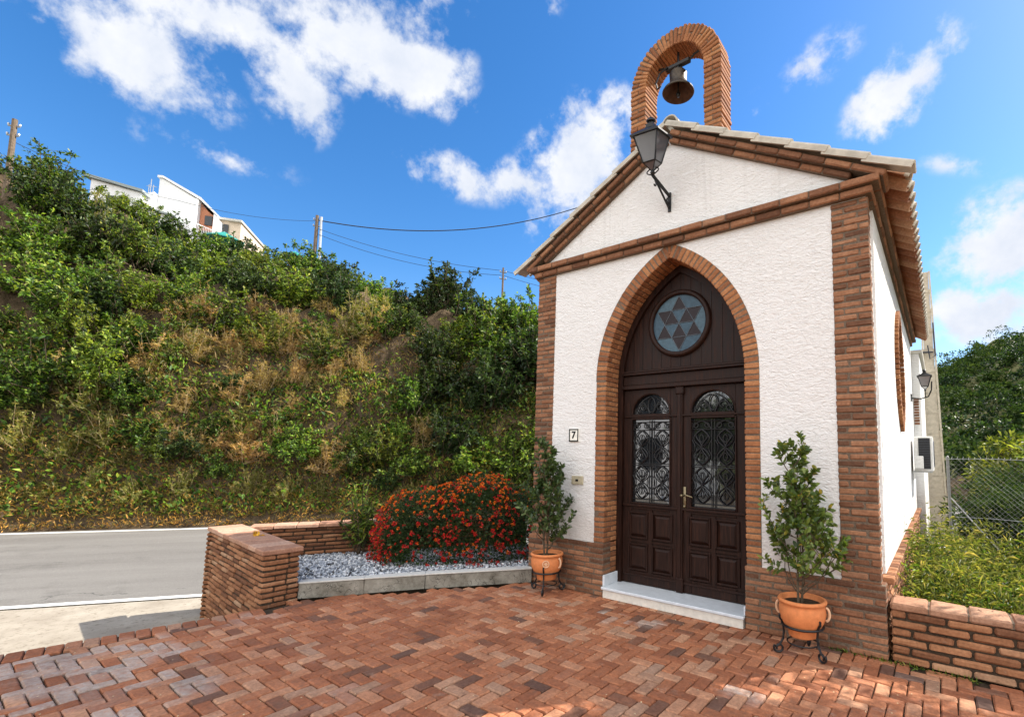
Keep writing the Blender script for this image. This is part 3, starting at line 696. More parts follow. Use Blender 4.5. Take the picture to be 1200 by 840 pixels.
# bell arch on the ridge front
mb = MB(); BX, BI, BY0, BY1, BZ = .575, .365, .07, .37, 5.92
bt = .0575
nb = round((BZ-4.95)/bt)
for s_ in (-1, 1):
    for r in range(nb):
        z = 4.95+bt*(r+.5); pr = rnd.uniform(-.005, .005)
        if r % 2:
            mb.obox((s_*(BX+BI)/2+pr, (BY0+BY1)/2+pr, z), X, Y, Z, BX-BI-.004, BY1-BY0, bt-.010, .009, 0, .002)
        else:
            for q in (-1, 1): mb.obox((s_*(BX+BI)/2+q*.052, (BY0+BY1)/2+pr, z), X, Y, Z, .097, BY1-BY0, bt-.010, .009, 0, .002)
    a, b = sorted((s_*(BI+.012), s_*(BX-.012))); mb.box(a, b, BY0+.012, BY1-.012, 4.9, BZ, 1)
nv = 30
for i in range(nv):
    a = PI*(i+.5)/nv; er = Vector((math.cos(a), 0, math.sin(a))); et = Vector((-math.sin(a), 0, math.cos(a))); pr = rnd.uniform(-.005, .005)
    if i % 3 == 1:
        for q, l in ((-.055, .10), (.048, .10)): mb.obox(Vector((0, (BY0+BY1)/2, BZ))+er*((BX+BI)/2+q+pr*.5), er, Y, et, l-.004, BY1-BY0, PI*(BX+BI)/2/nv-.010, .009, 0, .002)
    else: mb.obox(Vector((0, (BY0+BY1)/2+pr, BZ))+er*((BX+BI)/2+pr), er, Y, et, BX-BI, BY1-BY0, PI*(BX+BI)/2/nv-.010, .009, 0, .003)
prev = None
for i in range(31):
    a = PI*i/30; er = Vector((math.cos(a), 0, math.sin(a))); cc = Vector((0, 0, BZ))
    q = [cc+er*(BI+.012)+Y*(BY0+.012), cc+er*(BX-.014)+Y*(BY0+.012), cc+er*(BX-.014)+Y*(BY1-.012), cc+er*(BI+.012)+Y*(BY1-.012)]
    if prev: mb.add(prev+q, [(0, 1, 5, 4), (1, 2, 6, 5), (2, 3, 7, 6), (3, 0, 4, 7)], 1)
    prev = q
mb.build('bell_arch', [M_['brick_light'], M_['mortar']], ch)
# mortar saddle at the foot between the piers
mb = MB(); mb.prism([(-.36, .06, 5.06), (.36, .06, 5.06), (.36, .06, 5.12), (0, .06, 5.33), (-.36, .06, 5.12)], (0, .25, 0)); mb.build('ridge_cap', M_['verge'], ch)

# ------------------------------------------------------------------ DOOR (part of the chapel) built as its own sub-tree: doors are parts of the chapel
DY = .27
# frame following the arch
mb = MB(); Ri, Rf_ = R0-.07, R0-.002
prev = None
pts = [(-AD+.002, .10), (-AD+.002, AZS)]
def arcx(R, a, s_): return (s_*(-AOFF+R*math.cos(a)), AZS+R*math.sin(a))
am = math.acos(AOFF/R0)
outer = [(-(R0-AOFF)+.003, .10)]+[(-( -AOFF+Rf_*math.cos(am*i/24)), AZS+Rf_*math.sin(am*i/24)) for i in range(25)]
ami = math.acos(AOFF/Ri)
inner = [(-(Ri-AOFF), .10)]+[(-(-AOFF+Ri*math.cos(ami*i/24)), AZS+Ri*math.sin(ami*i/24)) for i in range(25)]
for s_ in (-1, 1):
    for i in range(25):
        (a0, b0), (a1, b1), (c0, d0), (c1, d1) = outer[i], outer[i+1], inner[i], inner[i+1]
        k = -s_
        v = [(a0*k, DY-.03, b0), (a1*k, DY-.03, b1), (c1*k, DY-.03, d1), (c0*k, DY-.03, d0)]
        v2 = [(x, DY+.06, z) for x, _, z in v]
        mb.add(v+v2, [(0, 1, 2, 3), (4, 7, 6, 5), (3, 2, 6, 7), (0, 4, 5, 1)])
mb.build('door_frame', M_['wood'], ch)
# tympanum: planks, transom mouldings
mb = MB()
def arch_z(x, R):   # height of arch of radius R at x
    x = abs(x); return AZS+math.sqrt(max(0, R*R-(x+AOFF)**2))
x = -.735; pw = .1225
while x < .73:
    a, b = x, min(x+pw-.004, .735)
    pts = [(a, 2.40), (b, 2.40)]+[(a+(b-a)*(1-i/5), max(2.401, arch_z(a+(b-a)*(1-i/5), Ri+.01))) for i in range(6)]
    mb.prism([(p_, DY+.012, q_) for p_, q_ in pts], (0, .03, 0)); x += pw
mb.box(-.735, .735, DY+.035, DY+.05, 2.38, 2.5)
ty = mb.build('tympanum', M_['wood'], ch)
mb = MB()
for (z0_, z1_, pr) in ((2.335, 2.385, .045), (2.385, 2.50, .012), (2.50, 2.53, .05), (2.53, 2.56, .03)):
    mb.box(-.742, .742, DY-pr, DY+.045, z0_+.001, z1_-.001, 0, .006)
mb.build('transom', M_['wood'], ch)
# rose window with a six-pointed star
RC = Vector((-.02, DY, 3.06)); RR = .335
mb = MB(); 
prof = [(RR-.01, .03), (RR-.008, -.018), (RR+.012, -.035), (RR+.045, -.022), (RR+.055, .02)]
n = 48; vs = [RC+Vector((r*math.cos(2*PI*k/n), y, r*math.sin(2*PI*k/n))) for r, y in prof for k in range(n)]
mb.add(vs, [(i*n+k, i*n+(k+1) % n, (i+1)*n+(k+1) % n, (i+1)*n+k) for i in range(len(prof)-1) for k in range(n)])
rose = sub(mb.build('round_window', M_['wood'], None, True), ty)
rose = rose
gm = MB(); yb = .006
def rp(r, a, y=yb): return RC+Vector((r*math.sin(a), y, r*math.cos(a)))
rs_ = .315
for k in range(6):
    a = k*PI/3
    # star: rhombus per point split: outer triangle dark, inner triangle alternating
    tip = rp(rs_, a); ra = rs_/math.sqrt(3)
    l, r = rp(ra, a-PI/6), rp(ra, a+PI/6); cc = RC+Vector((0, yb, 0))
    gm.add([tip, r, l], [(0, 1, 2)], 2)
    gm.add([cc, l, r], [(0, 1, 2)], 2 if k in (1, 3, 5) else 0)
    # ring pieces between the points
    a2 = a+PI/6; seg = [rp(RR, a+PI/3*i/8) for i in range(9)]
    gm.add([tip]+seg+[rp(rs_, a+PI/3), rp(ra, a2)], [tuple(range(12))], 1 if k % 2 else 0)
# glass panes stay one mesh with lead lines
for k in range(6):
    a = k*PI/3; ra = rs_/math.sqrt(3)
    for (p_, q_) in ((rp(rs_, a, yb-.004), rp(ra, a+PI/6, yb-.004)), (rp(rs_, a, yb-.004), rp(ra, a-PI/6, yb-.004)), (rp(ra, a+PI/6, yb-.004), RC+Vector((0, yb-.004, 0))), (rp(ra, a+PI/6, yb-.004), rp(ra, a-PI/6, yb-.004))):
        gm.tube([p_, q_], .0042, 4, 3, False)
sub(gm.build('star_glass', [M_['star_blue'], M_['star_pale'], M_['star_dark'], M_['lead']]), ty)

# leaves of the door
ZB, ZT = .125, 2.33
def bevelled_panel(mb, x0, x1, z0_, z1_, y):
    b = .035
    v = [(x0, y, z0_), (x1, y, z0_), (x1, y, z1_), (x0, y, z1_), (x0+b, y-.022, z0_+b), (x1-b, y-.022, z0_+b), (x1-b, y-.022, z1_-b), (x0+b, y-.022, z1_-b)]
    mb.add(v, [(4, 5, 6, 7), (0, 1, 5, 4), (1, 2, 6, 5), (2, 3, 7, 6), (3, 0, 4, 7)])
def moulding(mb, x0, x1, z0_, z1_, y, w_=.016, h=.014):
    for (a, b, c, d) in ((x0, x1, z0_-w_, z0_), (x0, x1, z1_, z1_+w_), (x0-w_, x0, z0_-w_, z1_+w_), (x1, x1+w_, z0_-w_, z1_+w_)):
        mb.box(a, b, y-h, y+.004, c, d, 0, .004)
def lunette(cx_, hw, zb, h, n=16, y=0): return [(cx_+hw*math.cos(PI*i/n), y, zb+h*math.sin(PI*i/n)) for i in range(n+1)]
for s_ in (-1, 1):
    xa, xb = (-.738, -.012) if s_ < 0 else (.012, .738)
    g0, g1 = (xa+.115, xb-.115) if s_ < 0 else (xa+.115, xb-.115)
    cx_ = (g0+g1)/2; hwid = (g1-g0)/2; Y0, Y1 = DY+.005, DY+.05
    mb = MB()
    mb.box(xa, g0, Y0, Y1, ZB, ZT, 0, .004); mb.box(g1, xb, Y0, Y1, ZB, ZT, 0, .004)
    mb.box(g0, g1, Y0, Y1, ZB, ZB+.14, 0, .004)                    # bottom rail
    mb.box(g0, g1, Y0, Y1, .955, 1.03, 0, .004)                    # lock rail
    mb.box(g0, g1, Y0-.012, Y1, 1.985, 2.045, 0, .006)             # bar under lunette
    # head with lunette cut
    lu = lunette(cx_, hwid, 2.045, .235)
    for i in range(16):
        p0, p1 = lu[i], lu[i+1]
        mb.add([(p0[0], Y0, p0[2]), (p1[0], Y0, p1[2]), (p1[0], Y0, ZT), (p0[0], Y0, ZT), (p0[0], Y1, p0[2]), (p1[0], Y1, p1[2]), (p1[0], Y1, ZT), (p0[0], Y1, ZT)], [(0, 3, 2, 1), (4, 5, 6, 7), (0, 1, 5, 4), (2, 3, 7, 6)])
    mb.tube([(a, Y0-.004, c) for a, b, c in lu], .010, 6)
    moulding(mb, g0+.004, g1-.004, 1.034, 1.98, Y0, .016, .02)
    mb.box(xa+.01, xb-.01, Y0-.028, Y0, .985, 1.012, 0, .008); mb.box(xa+.01, xb-.01, Y0-.022, Y0, 2.006, 2.026, 0, .008)
    mb.box(xa+.02, xb-.02, Y0-.020, Y0, .215, .235, 0, .006)
    # 2 x 2 raised panels
    xm = (g0+g1)/2
    p0x, p1x = xa+.06, xb-.06
    mb.box(p0x, p1x, Y0+.012, Y1, .26, .955)
    for (a, b) in ((p0x+.02, (p0x+p1x)/2-.028), ((p0x+p1x)/2+.028, p1x-.02)):
        for (c, d) in ((.275, .57), (.63, .925)):
            bevelled_panel(mb, a+.018, b-.018, c+.018, d-.018, Y0+.011); moulding(mb, a+.016, b-.016, c+.016, d-.016, Y0, .018, .016)
    mb.box((p0x+p1x)/2-.024, (p0x+p1x)/2+.024, Y0-.002, Y1, .262, .953); mb.box(p0x, p1x, Y0-.001, Y1, .588, .612)
    leaf = mb.build('door_leaf', M_['wood'], ch)
    gl_ = MB(); gl_.box(g0-.004, g1+.004, Y1-.012, Y1-.004, 1.03, 1.99); gl_.prism([(a, Y1-.010, c) for a, b, c in lunette(cx_, hwid+.004, 2.04, .24)], (0, .008, 0))
    sub(gl_.build('glass_pane', M_['glass']), leaf)
    # wrought iron grille
    gr = MB(); yg = Y0+.012; rr = .0068
    def cv(f, n=40, r=rr): gr.tube([f(i/n) for i in range(n+1)], r, 5)
    for xo in (-.018, .018): gr.tube([(cx_+xo, yg, 1.04), (cx_+xo, yg, 1.97)], rr*.85, 5)
    for zo in (1.07, 1.455, 1.475, 1.86, 1.95): gr.tube([(g0, yg, zo), (g1, yg, zo)], rr*.8, 5)
    cw = hwid/2-.008
    for side in (-1, 1):
        c0 = cx_+side*(hwid/2+.008)
        for (za, zb_) in ((1.07, 1.455), (1.475, 1.86)):
            for q in (-1, 1):
                cv(lambda t: (c0+q*cw*.86*math.sin(2*PI*t*1.0+ .0)*(.55+.45*math.cos(2*PI*t)), yg, za+(zb_-za)*t))
                cv(lambda t: (c0+q*cw*.75*abs(math.sin(2*PI*t)), yg-.003, za+(zb_-za)*t))
            for zc_ in (.25, .75):
                zz_ = za+(zb_-za)*zc_
                cv(lambda t: (c0+.022*math.cos(2*PI*t), yg, zz_+.040*math.sin(2*PI*t)), 16, rr*.8)
            for q in (-1, 1):
                cv(lambda t: (c0+q*(cw*.95-.03*math.sin(PI*t)), yg+.003, za+(zb_-za)*(.30+.4*t)), 16, rr*.8)
        for q in (-1, 1):
            cv(lambda t: (c0+q*cw*(1-2*t), yg, 1.86+.09*math.sin(PI*t)), 20)
            cv(lambda t: (c0+q*cw*.55+.026*math.cos(2*PI*t), yg, 1.905+.026*math.sin(2*PI*t)), 14, rr*.8)
    # lunette fan: central oval and side scrolls
    cv(lambda t: (cx_+.045*math.sin(2*PI*t), yg, 2.145+.085*math.cos(2*PI*t)), 24)
    for q in (-1, 1):
        cv(lambda t: (cx_+q*(.02+.20*t), yg, 2.05+.13*math.sin(PI*min(1, t*1.05))), 20)
        cv(lambda t: (cx_+q*(.105+.05*(1-t)*math.cos(2*PI*t*1.3)), yg, 2.115+.05*(1-t)*math.sin(2*PI*t*1.3)), 24, rr*.8)
        cv(lambda t: (cx_+q*(.18+.032*math.cos(2*PI*t)), yg, 2.085+.028*math.sin(2*PI*t)), 16, rr*.8)
        cv(lambda t: (cx_+q*(.03+.12*t), yg, 2.24-.03*t-.05*t*t), 12, rr*.8)
    sub(gr.build('grille', M_['iron']), leaf)
    if s_ > 0:
        h = MB(); hx = .052
        h.box(hx-.018, hx+.018, Y0-.012, Y0, .98, 1.24, 0, .005); h.lathe([(.0, 0), (.014, 0), (.014, .045), (0, .045)], (hx, Y0-.05, 1.15), 12, 0, Matrix.Rotation(PI/2, 3, 'X') @ Matrix.Identity(3))
        h.tube([(hx, Y0-.05, 1.15), (hx+.05, Y0-.058, 1.152), (hx+.10, Y0-.055, 1.14), (hx+.115, Y0-.05, 1.13)], [.011, .010, .009, .007], 8)
        h.lathe([(0, 0), (.016, 0), (.014, .01), (0, .01)], (hx, Y0-.012, 1.03), 12, 0, Matrix.Rotation(PI/2, 3, 'X'))
        sub(h.build('door_handle', M_['brass'], None, True), leaf)
mb = MB()   # central cover strip with small capital
mb.box(-.034, .034, DY-.022, DY+.004, ZB+.14, 2.26, 0, .010); mb.box(-.018, .018, DY-.032, DY-.02, ZB+.16, 2.25, 0, .005)
mb.box(-.05, .05, DY-.038, DY+.004, 2.25, 2.335, 0, .010); mb.box(-.042, .042, DY-.030, DY+.004, ZB, ZB+.15, 0, .008)
mb.build('centre_strip', M_['wood'], ch)
# marble threshold
mb = MB(); mb.box(-.79, .79, -.045, .30, .0, .088, 1, .003); th = mb.build('threshold', [M_['marble'], M_['marble_riser']], ch)
mb = MB(); mb.box(-.803, .803, -.065, .30, .090, .118, 0, .005); mb.box(-.806, -.782, -.028, .262, .119, .235, 0, .003); mb.box(.790, .806, -.028, .262, .119, .20, 0, .003)
sub(mb.build('step_slab', M_['marble']), th)

# ------------------------------------------------------------------ bell
be = empty('bell', (.0, .195, 5.80), 'dark bronze bell hanging inside the brick arch on the chapel roof', 'bell')
mb = MB(); bc = (0, .20, 5.80)
mb.lathe([(0, .275), (.06, .275), (.10, .262), (.118, .235), (.115, .215), (.112, .13), (.125, .09), (.155, .045), (.20, .0), (.212, -.022), (.205, -.032)], bc, 36, 0, Matrix.Identity(3)*.88)
body = mb.build('bell_body', M_['bronze'], be, True)
mb = MB(); mb.lathe([(.205, -.032), (.19, -.02), (.14, .05), (.10, .10), (.09, .2), (.06, .25), (0, .26)], bc, 36, 0, Matrix.Identity(3)*.88); mb.build('bell_inside', M_['bronze_dark'], be, True)
mb = MB(); mb.tube([(0, .20, 6.0), (0, .20, 5.77)], .009, 6); mb.lathe([(0, .03), (.022, .015), (.026, -.005), (.018, -.03), (0, -.035)], (0, .20, 5.762), 12); mb.build('clapper', M_['iron'], be, True)
mb = MB(); mb.box(-.15, .15, .17, .23, 6.10, 6.15, 0, .008); mb.tube([(0, .2, 6.14), (0, .2, 6.32)], .014, 6)
for s_ in (-1, 1):
    mb.tube([(s_*.045, .20, 6.01), (s_*.055, .20, 6.05), (s_*.03, .20, 6.10)], .012, 6)
    mb.tube([(s_*.02, .15, 6.01), (s_*.02, .15, 6.06), (s_*.01, .19, 6.10)], .010, 6)
    mb.tube([(s_*.14, .2, 6.12), (s_*.20, .2, 6.17), (s_*.31, .2, 6.19)], .012, 6)
mb.tube([(-.12, .16, 6.13), (-.22, .15, 6.08), (-.27, .15, 5.98), (-.25, .15, 5.90), (-.20, .15, 5.92)], .011, 6)
mb.build('headstock', M_['iron'], be)

# ------------------------------------------------------------------ lanterns
def lantern_body(parent, c, s=1.0, R=Matrix.Identity(3), pane=True):
    """c = bottom centre of cage; builds cage, panes, cap"""
    c = Vector(c)
    def q(x, y, z): return c+R @ Vector((x*s, y*s, z*s))
    mb = MB(); hb, ht, H = .085, .165, .31
    bot = [q(a*hb, b*hb, 0) for a, b in ((-1, -1), (1, -1), (1, 1), (-1, 1))]; top = [q(a*ht, b*ht, H) for a, b in ((-1, -1), (1, -1), (1, 1), (-1, 1))]
    for i in range(4):
        j = (i+1) % 4
        mb.tube([bot[i], top[i]], .010*s, 4); mb.tube([bot[i], bot[j]], .011*s, 4); mb.tube([top[i], top[j]], .013*s, 4)
        mb.tube([bot[i], q(*(0, 0, -.105))], .007*s, 4)
    mb.lathe([(0, -.15), (.02, -.14), (.03, -.115), (.022, -.09), (0, -.085)], c, 10, 0, R*s)
    mb.build('cage', M_['iron'], parent)
    if pane:
        mb = MB(); k = .985
        for i in range(4):
            j = (i+1) % 4; cc = sum((bot[i], bot[j], top[i], top[j]), Vector())/4; off = (c+R @ Vector((0, 0, H*s/2))-cc)*.03
            mb.add([bot[i]+off, bot[j]+off, top[j]+off, top[i]+off], [(0, 1, 2, 3)])
        for i in range(4):
            j = (i+1) % 4; mb.add([bot[i], bot[j], q(0, 0, -.10)], [(0, 1, 2)])
        mb.build('glass_panes', M_['lantern_glass'], parent)
    mb = MB(); e = .195
    e0 = [q(a*e, b*e, H+.008) for a, b in ((-1, -1), (1, -1), (1, 1), (-1, 1))]; e0b = [q(a*e, b*e, H-.012) for a, b in ((-1, -1), (1, -1), (1, 1), (-1, 1))]
    e1 = [q(a*.055, b*.055, H+.10) for a, b in ((-1, -1), (1, -1), (1, 1), (-1, 1))]; e2 = [q(a*.045, b*.045, H+.145) for a, b in ((-1, -1), (1, -1), (1, 1), (-1, 1))]
    mb.add(e0b+e0+e1+e2, [(3, 2, 1, 0)]+[(r*4+i, r*4+(i+1) % 4, r*4+4+(i+1) % 4, r*4+4+i) for r in range(3) for i in range(4)]+[(12, 13, 14, 15)])
    mb.lathe([(0, H+.22), (.03, H+.215), (.058, H+.19), (.06, H+.175), (.035, H+.165), (.03, H+.14), (0, H+.14)], c, 14, 0, R*s)
    mb.build('cap', M_['iron'], parent)
la = empty('wall_lantern', (0, 0, 4.45), 'black four-sided lantern tilting out on a scrolled iron bracket from the chapel gable', 'lantern')
Rt = Matrix.Rotation(math.radians(12), 3, 'X') @ Matrix.Rotation(math.radians(4), 3, 'Y')
lc = Vector((.0, -.40, 4.60)); lantern_body(la, lc, .84, Rt)
mb = MB()
tipb = lc+Rt @ Vector((0, 0, -.12))
mb.tube([(0, -.01, 4.42), tipb], .019, 6); mb.tube([(0, -.01, 4.27), tipb+Vector((0, .06, -.02))], .012, 6)
mb.box(-.018, .018, -.018, .002, 4.24, 4.46, 0, .003)
sp = [(0, -.02-.045*(1-t)*math.sin(2*PI*t*1.4)-.02, 4.33+.05*(1-t)*math.cos(2*PI*t*1.4)) for t in [i/20 for i in range(21)]]
mb.tube(sp, .010, 5)
for q in (-1, 1):
    mb.tube([tipb+Vector((q*(.02+.05*math.sin(PI*t)), 0, .01+.07*t)) for t in [i/8 for i in range(9)]], .007, 5)
mb.tube([tipb+Vector((0, .05+.025*math.sin(4*t), -.06+.03*math.cos(4*t))) for t in [i/8 for i in range(9)]], .008, 5)
mb.build('bracket', M_['iron'], la)
lb = empty('side_lantern', (1.92, 6.3, 2.9), 'small black lantern on the long side wall above the air conditioner', 'lantern')
lantern_body(lb, (2.15, 6.3, 2.93), .62)
mb = MB(); mb.box(1.915, 1.94, 6.27, 6.33, 2.66, 2.80, 0, .003); mb.tube([(1.93, 6.3, 2.72), (2.08, 6.3, 2.70), (2.20, 6.3, 2.74), (2.25, 6.3, 2.86), (2.26, 6.3, 3.02)], .014, 6); mb.tube([(2.15, 6.3, 2.72), (2.15, 6.3, 2.86)], .010, 6)
mb.build('bracket', M_['iron'], lb)

# number plate and doorbell plate
np_ = empty('house_number', (-1.265, 0, 1.72), 'small white tile with a black border and the number 7 beside the door', 'number plate')
mb = MB(); mb.box(-1.345, -1.195, -.016, .002, 1.715, 1.875, 0, .003); mb.build('plate', M_['tile_white'], np_)
mb = MB()
for (a, b, c, d) in ((-1.341, -1.199, 1.857, 1.871), (-1.341, -1.199, 1.719, 1.733), (-1.341, -1.327, 1.733, 1.857), (-1.213, -1.199, 1.733, 1.857)): mb.box(a, b, -.019, -.014, c, d)
mb.build('border', M_['black_paint'], np_)
tcu = bpy.data.curves.new('seven', 'FONT'); tcu.body = '7'; tcu.size = .115; tcu.extrude = .002; tcu.offset = .0035; tcu.align_x = 'CENTER'; tcu.align_y = 'CENTER'
tob = bpy.data.objects.new('seven_tmp', tcu); COL.objects.link(tob); bpy.context.view_layer.update()
me = bpy.data.meshes.new_from_object(tob.evaluated_get(bpy.context.evaluated_depsgraph_get())); bpy.data.objects.remove(tob)
me.transform(Matrix.Translation((-1.27, -.019, 1.795)) @ Matrix.Rotation(PI/2, 4, 'X')); me.materials.clear(); me.materials.append(M_['black_paint'])
o = bpy.data.objects.new('numeral', me); COL.objects.link(o); o.parent = np_; o.matrix_parent_inverse = Matrix.Translation(-Vector(np_.location))
db = empty('doorbell', (-1.2, 0, 1.27), 'small beige doorbell plate on the white wall below the number tile', 'doorbell')
mb = MB(); mb.box(-1.29, -1.12, -.018, .002, 1.215, 1.315, 0, .006); mb.build('plate', M_['beige_plastic'], db)
mb = MB(); mb.box(-1.225, -1.185, -.024, -.016, 1.25, 1.275, 0, .003); mb.build('button', M_['black_paint'], db)

# air conditioner on the side wall
ac = empty('air_conditioner', (2.05, 5.9, 1.3), 'white outdoor air conditioner unit with a dark louvred front on the chapel side wall', 'air conditioner')
mb = MB(); mb.box(1.96, 2.24, 5.45, 6.20, 1.36, 1.96, 0, .012); mb.build('casing', M_['white_paint'], ac)
mb = MB(); mb.box(2.03, 2.20, 5.435, 5.452, 1.40, 1.93, 1)
for i in range(18): mb.obox((2.115, 5.43, 1.415+i*.029), X, Y, Z, .168, .02, .008, 0, 0)
mb.build('louvres', [M_['ac_dark'], M_['black_paint']], ac)
mb = MB(); mb.box(1.965, 2.10, 5.36, 5.432, 1.40, 1.62, 0, .01); mb.build('pipe_cover', M_['white_paint'], ac)
mb = MB(); mb.lathe([(.23, 0), (.23, .012), (.20, .012), (.20, 0)], (2.243, 5.85, 1.66), 24, 0, Matrix.Rotation(PI/2, 3, 'Y'))
for i in range(8): mb.tube([(2.252, 5.85, 1.66), (2.252, 5.85+.21*math.cos(i*PI/4), 1.66+.21*math.sin(i*PI/4))], .004, 4)
mb.build('fan_guard', M_['ac_dark'], ac)
for yy in (5.55, 6.1):
    mb = MB(); mb.box(1.93, 2.22, yy-.015, yy+.015, 1.335, 1.358); mb.box(1.93, 1.945, yy-.015, yy+.015, 1.2, 1.335)
    mb.build('wall_bracket', M_['metal'], ac)

# annex behind
an = empty('annex', (.6, 8.5, 0), 'white annex with a brick band adjoining the rear of the chapel', 'building')
mb = MB(); mb.box(-1.9, 2.06, 7.02, 10.2, -.6, 3.70); mb.build('wall', M_['stucco'], an)
mb = MB(); mb.box(-1.95, 2.12, 7.0, 10.25, 3.702, 3.78, 0, .01); mb.build('roof_slab', M_['conc_top'], an)
for zz_, hh_ in ((2.25, .55),):
    mb = MB(); brick_wall(mb, (1.93, 7.012, zz_), X, -Y, .10, hh_, .02, bl=.1, core=False); mb.build('brick_trim', M_['brick'], an)

# ------------------------------------------------------------------ concrete power pole, post
cp = empty('concrete_pole', (2.35, 11, -.5), 'tall tapered concrete power pole with recessed panels behind the chapel', 'power pole')
mb = MB()
px, py = 2.19, 11.0
def pw_(z): return .27-.022*(z+.5)
prevz = -.5
for i in range(13):
    z0_, z1_ = -.5+i*.55, -.5+(i+1)*.55
    a, b = pw_(z0_), pw_(z1_)
    for s_ in (-1, 1):      # the two flanges
        fl = .045; 
        def fx(wd): return (px+s_*wd, px+s_*(wd-fl))
        A0, A1 = fx(a); B0, B1 = fx(b)
        mb.add([(A0, py-.14, z0_), (A1, py-.14, z0_), (A1, py+.14, z0_), (A0, py+.14, z0_), (B0, py-.14, z1_), (B1, py-.14, z1_), (B1, py+.14, z1_), (B0, py+.14, z1_)], [(0, 1, 2, 3), (4, 7, 6, 5), (0, 4, 5, 1), (1, 5, 6, 2), (2, 6, 7, 3), (3, 7, 4, 0)])
    mb.box(px-a+.045, px+a-.045, py-.10, py+.10, z0_-.03, z0_+.06); mb.box(px-b+.046, px+b-.046, py-.085, py-.06, z0_, z1_)
mb.build('shaft', M_['pole_conc'], cp)
mb = MB(); mb.tube([(px+.12, py-.16, 5.2), (px+.14, py-.17, 4.3), (px+.02, py-.17, 4.22), (px-.02, py-.16, 4.6)], .016, 6); mb.tube([(px-.14, py-.16, 4.42), (px+.1, py-.17, 4.40)], .02, 6); mb.build('cable_loop', M_['cable'], cp)

# chain link fence -------------------------------------------------------
fe = empty('chain_link_fence', (4.2, 3.4, 0), 'chain-link fence of diamond wire mesh on steel posts right of the chapel', 'fence')
FY = 3.6; FX0, FX1, FZ0, FZ1 = 2.40, 7.0, .0, 1.58
Vs, Fs = [], []
A, B_ = [], []
pitch = .062; hgt = FZ1-FZ0; nfx = int((FX1-FX0)/pitch)
for k in range(-int(hgt/pitch)-1, nfx+1):
    for sg in (1, -1):
        xs_ = FX0+k*pitch; xa, za, xb, zb_ = xs_, FZ0, xs_+hgt, FZ1
        if sg < 0: xa, xb = xs_+hgt, xs_
        # clip to fence width
        def clip(x1, z1_, x2, z2):
            t0, t1 = 0, 1; dx = x2-x1
            for bd, sgn in ((FX0, 1), (FX1, -1)):
                f0, f1 = sgn*(x1-bd), sgn*(x2-bd)
                if f0 < 0 and f1 < 0: return None
                if f0 < 0: t0 = max(t0, f0/(f0-f1))
                if f1 < 0: t1 = min(t1, f0/(f0-f1))
            if t1-t0 < .01: return None
            return (x1+dx*t0, z1_+(z2-z1_)*t0, x1+dx*t1, z1_+(z2-z1_)*t1)
        c = clip(xa, za, xb, zb_)
        if c: A.append((c[0], FY+sg*.002, c[1])); B_.append((c[2], FY+sg*.002, c[3]))
def sag(x): return .02*math.sin(x*2.2)
A = np.array(A); B_ = np.array(B_); V, F = twigs(A, B_, .0019); 
V[:, 1] += .015*np.sin(V[:, 0]*3)
raw('wire_mesh', V, F, M_['wire'], parent=fe)
for x in (2.42, 4.9, 6.98):
    mb = MB(); mb.tube([(x, FY+.03, -.6), (x, FY+.03, 1.60)], .018, 8); mb.lathe([(0, .03), (.020, .01), (.020, 0)], (x, FY+.03, 1.60), 10); mb.build('post', M_['wire'], fe)
mb = MB()
for z in (1.58, .8, .05): mb.tube([(FX0+i*.46, FY+.015, z+(.012*math.sin(i*1.7))) for i in range(11)], .0035, 5)
for i in range(int((FX1-FX0)/pitch)): mb.tube([(FX0+i*pitch, FY, 1.575), (FX0+i*pitch+.012, FY, 1.615)], .003, 4)
mb.build('tension_wire', M_['metal'], fe)
mb = MB(); mb.tube([(2.44, FY+.02, 1.05), (3.3, FY+.02, -.1)], .010, 6); mb.build('brace', M_['metal'], fe)

# ------------------------------------------------------------------ low walls
lw = empty('low_brick_wall', (4.2, .14, 0), 'low brown brick wall with a pale top running right from the chapel front', 'wall')
mb = MB(); brick_wall(mb, (W+.045, 0, -.005), X, -Y, 4.6, .40, .28, bl=.26, ch=.066, joint=.016, proud=.007, bev=.014, ii=.020)
mb.build('brickwork', [M_['brick_brown'], M_['black_paint'] if False else M_['joint']], lw)
mb = MB(); x = W+.045
while x < W+4.6:
    l = .245*rnd.uniform(.9, 1.1); mb.obox((x+l/2, .14, .421), X, Y, Z, l-.012, .285, .056, .012, 0, .004); x += l
mb.box(W+.06, W+4.6, .012, .27, .395, .436, 1); mb.build('coping', [M_['worn_top'], M_['mortar']], lw)

gw = empty('planter_wall', (-4.4, -2.2, 0), 'L-shaped brown brick garden wall with tiled top between patio, gravel bed and road', 'wall')
mb = MB(); ZP = .50
# front wing: y -2.43 .. -2.07, x -3.29 .. -5.45
def rot_wall(mb, P0, P1, H, D, z0, seed=0, ins0=(0, 0), ins1=(0, 0), flip=1, core=True):
    P0, P1 = Vector(P0), Vector(P1); U = (P1-P0).normalized(); N = U.cross(Z).normalized()*flip
    brick_wall(mb, P0+Z*z0, U, N, (P1-P0).length, H, D, bl=.24, ch=.054, joint=.015, proud=.008, bev=.016, seed=seed, ins0=ins0, ins1=ins1, core=core, ii=.018)
rot_wall(mb, (-5.46, -2.26, 0), (-3.29, -2.43, 0), ZP+.62, .12, -.62, 0, (0, 0), (0, .12))
rot_wall(mb, (-3.29, -2.43, 0), (-3.29, -2.08, 0), ZP+.62, .12, -.62, 1, (.12, 0), (0, 0))
rot_wall(mb, (-3.29, -2.08, 0), (-5.2, -1.90, 0), ZP+.62, .12, -.62, 1)
mb.prism([(-5.3, -2.18, -.6), (-3.4, -2.33, -.6), (-3.4, -2.18, -.6), (-5.2, -2.0, -.6)], (0, 0, ZP+.58), 1)
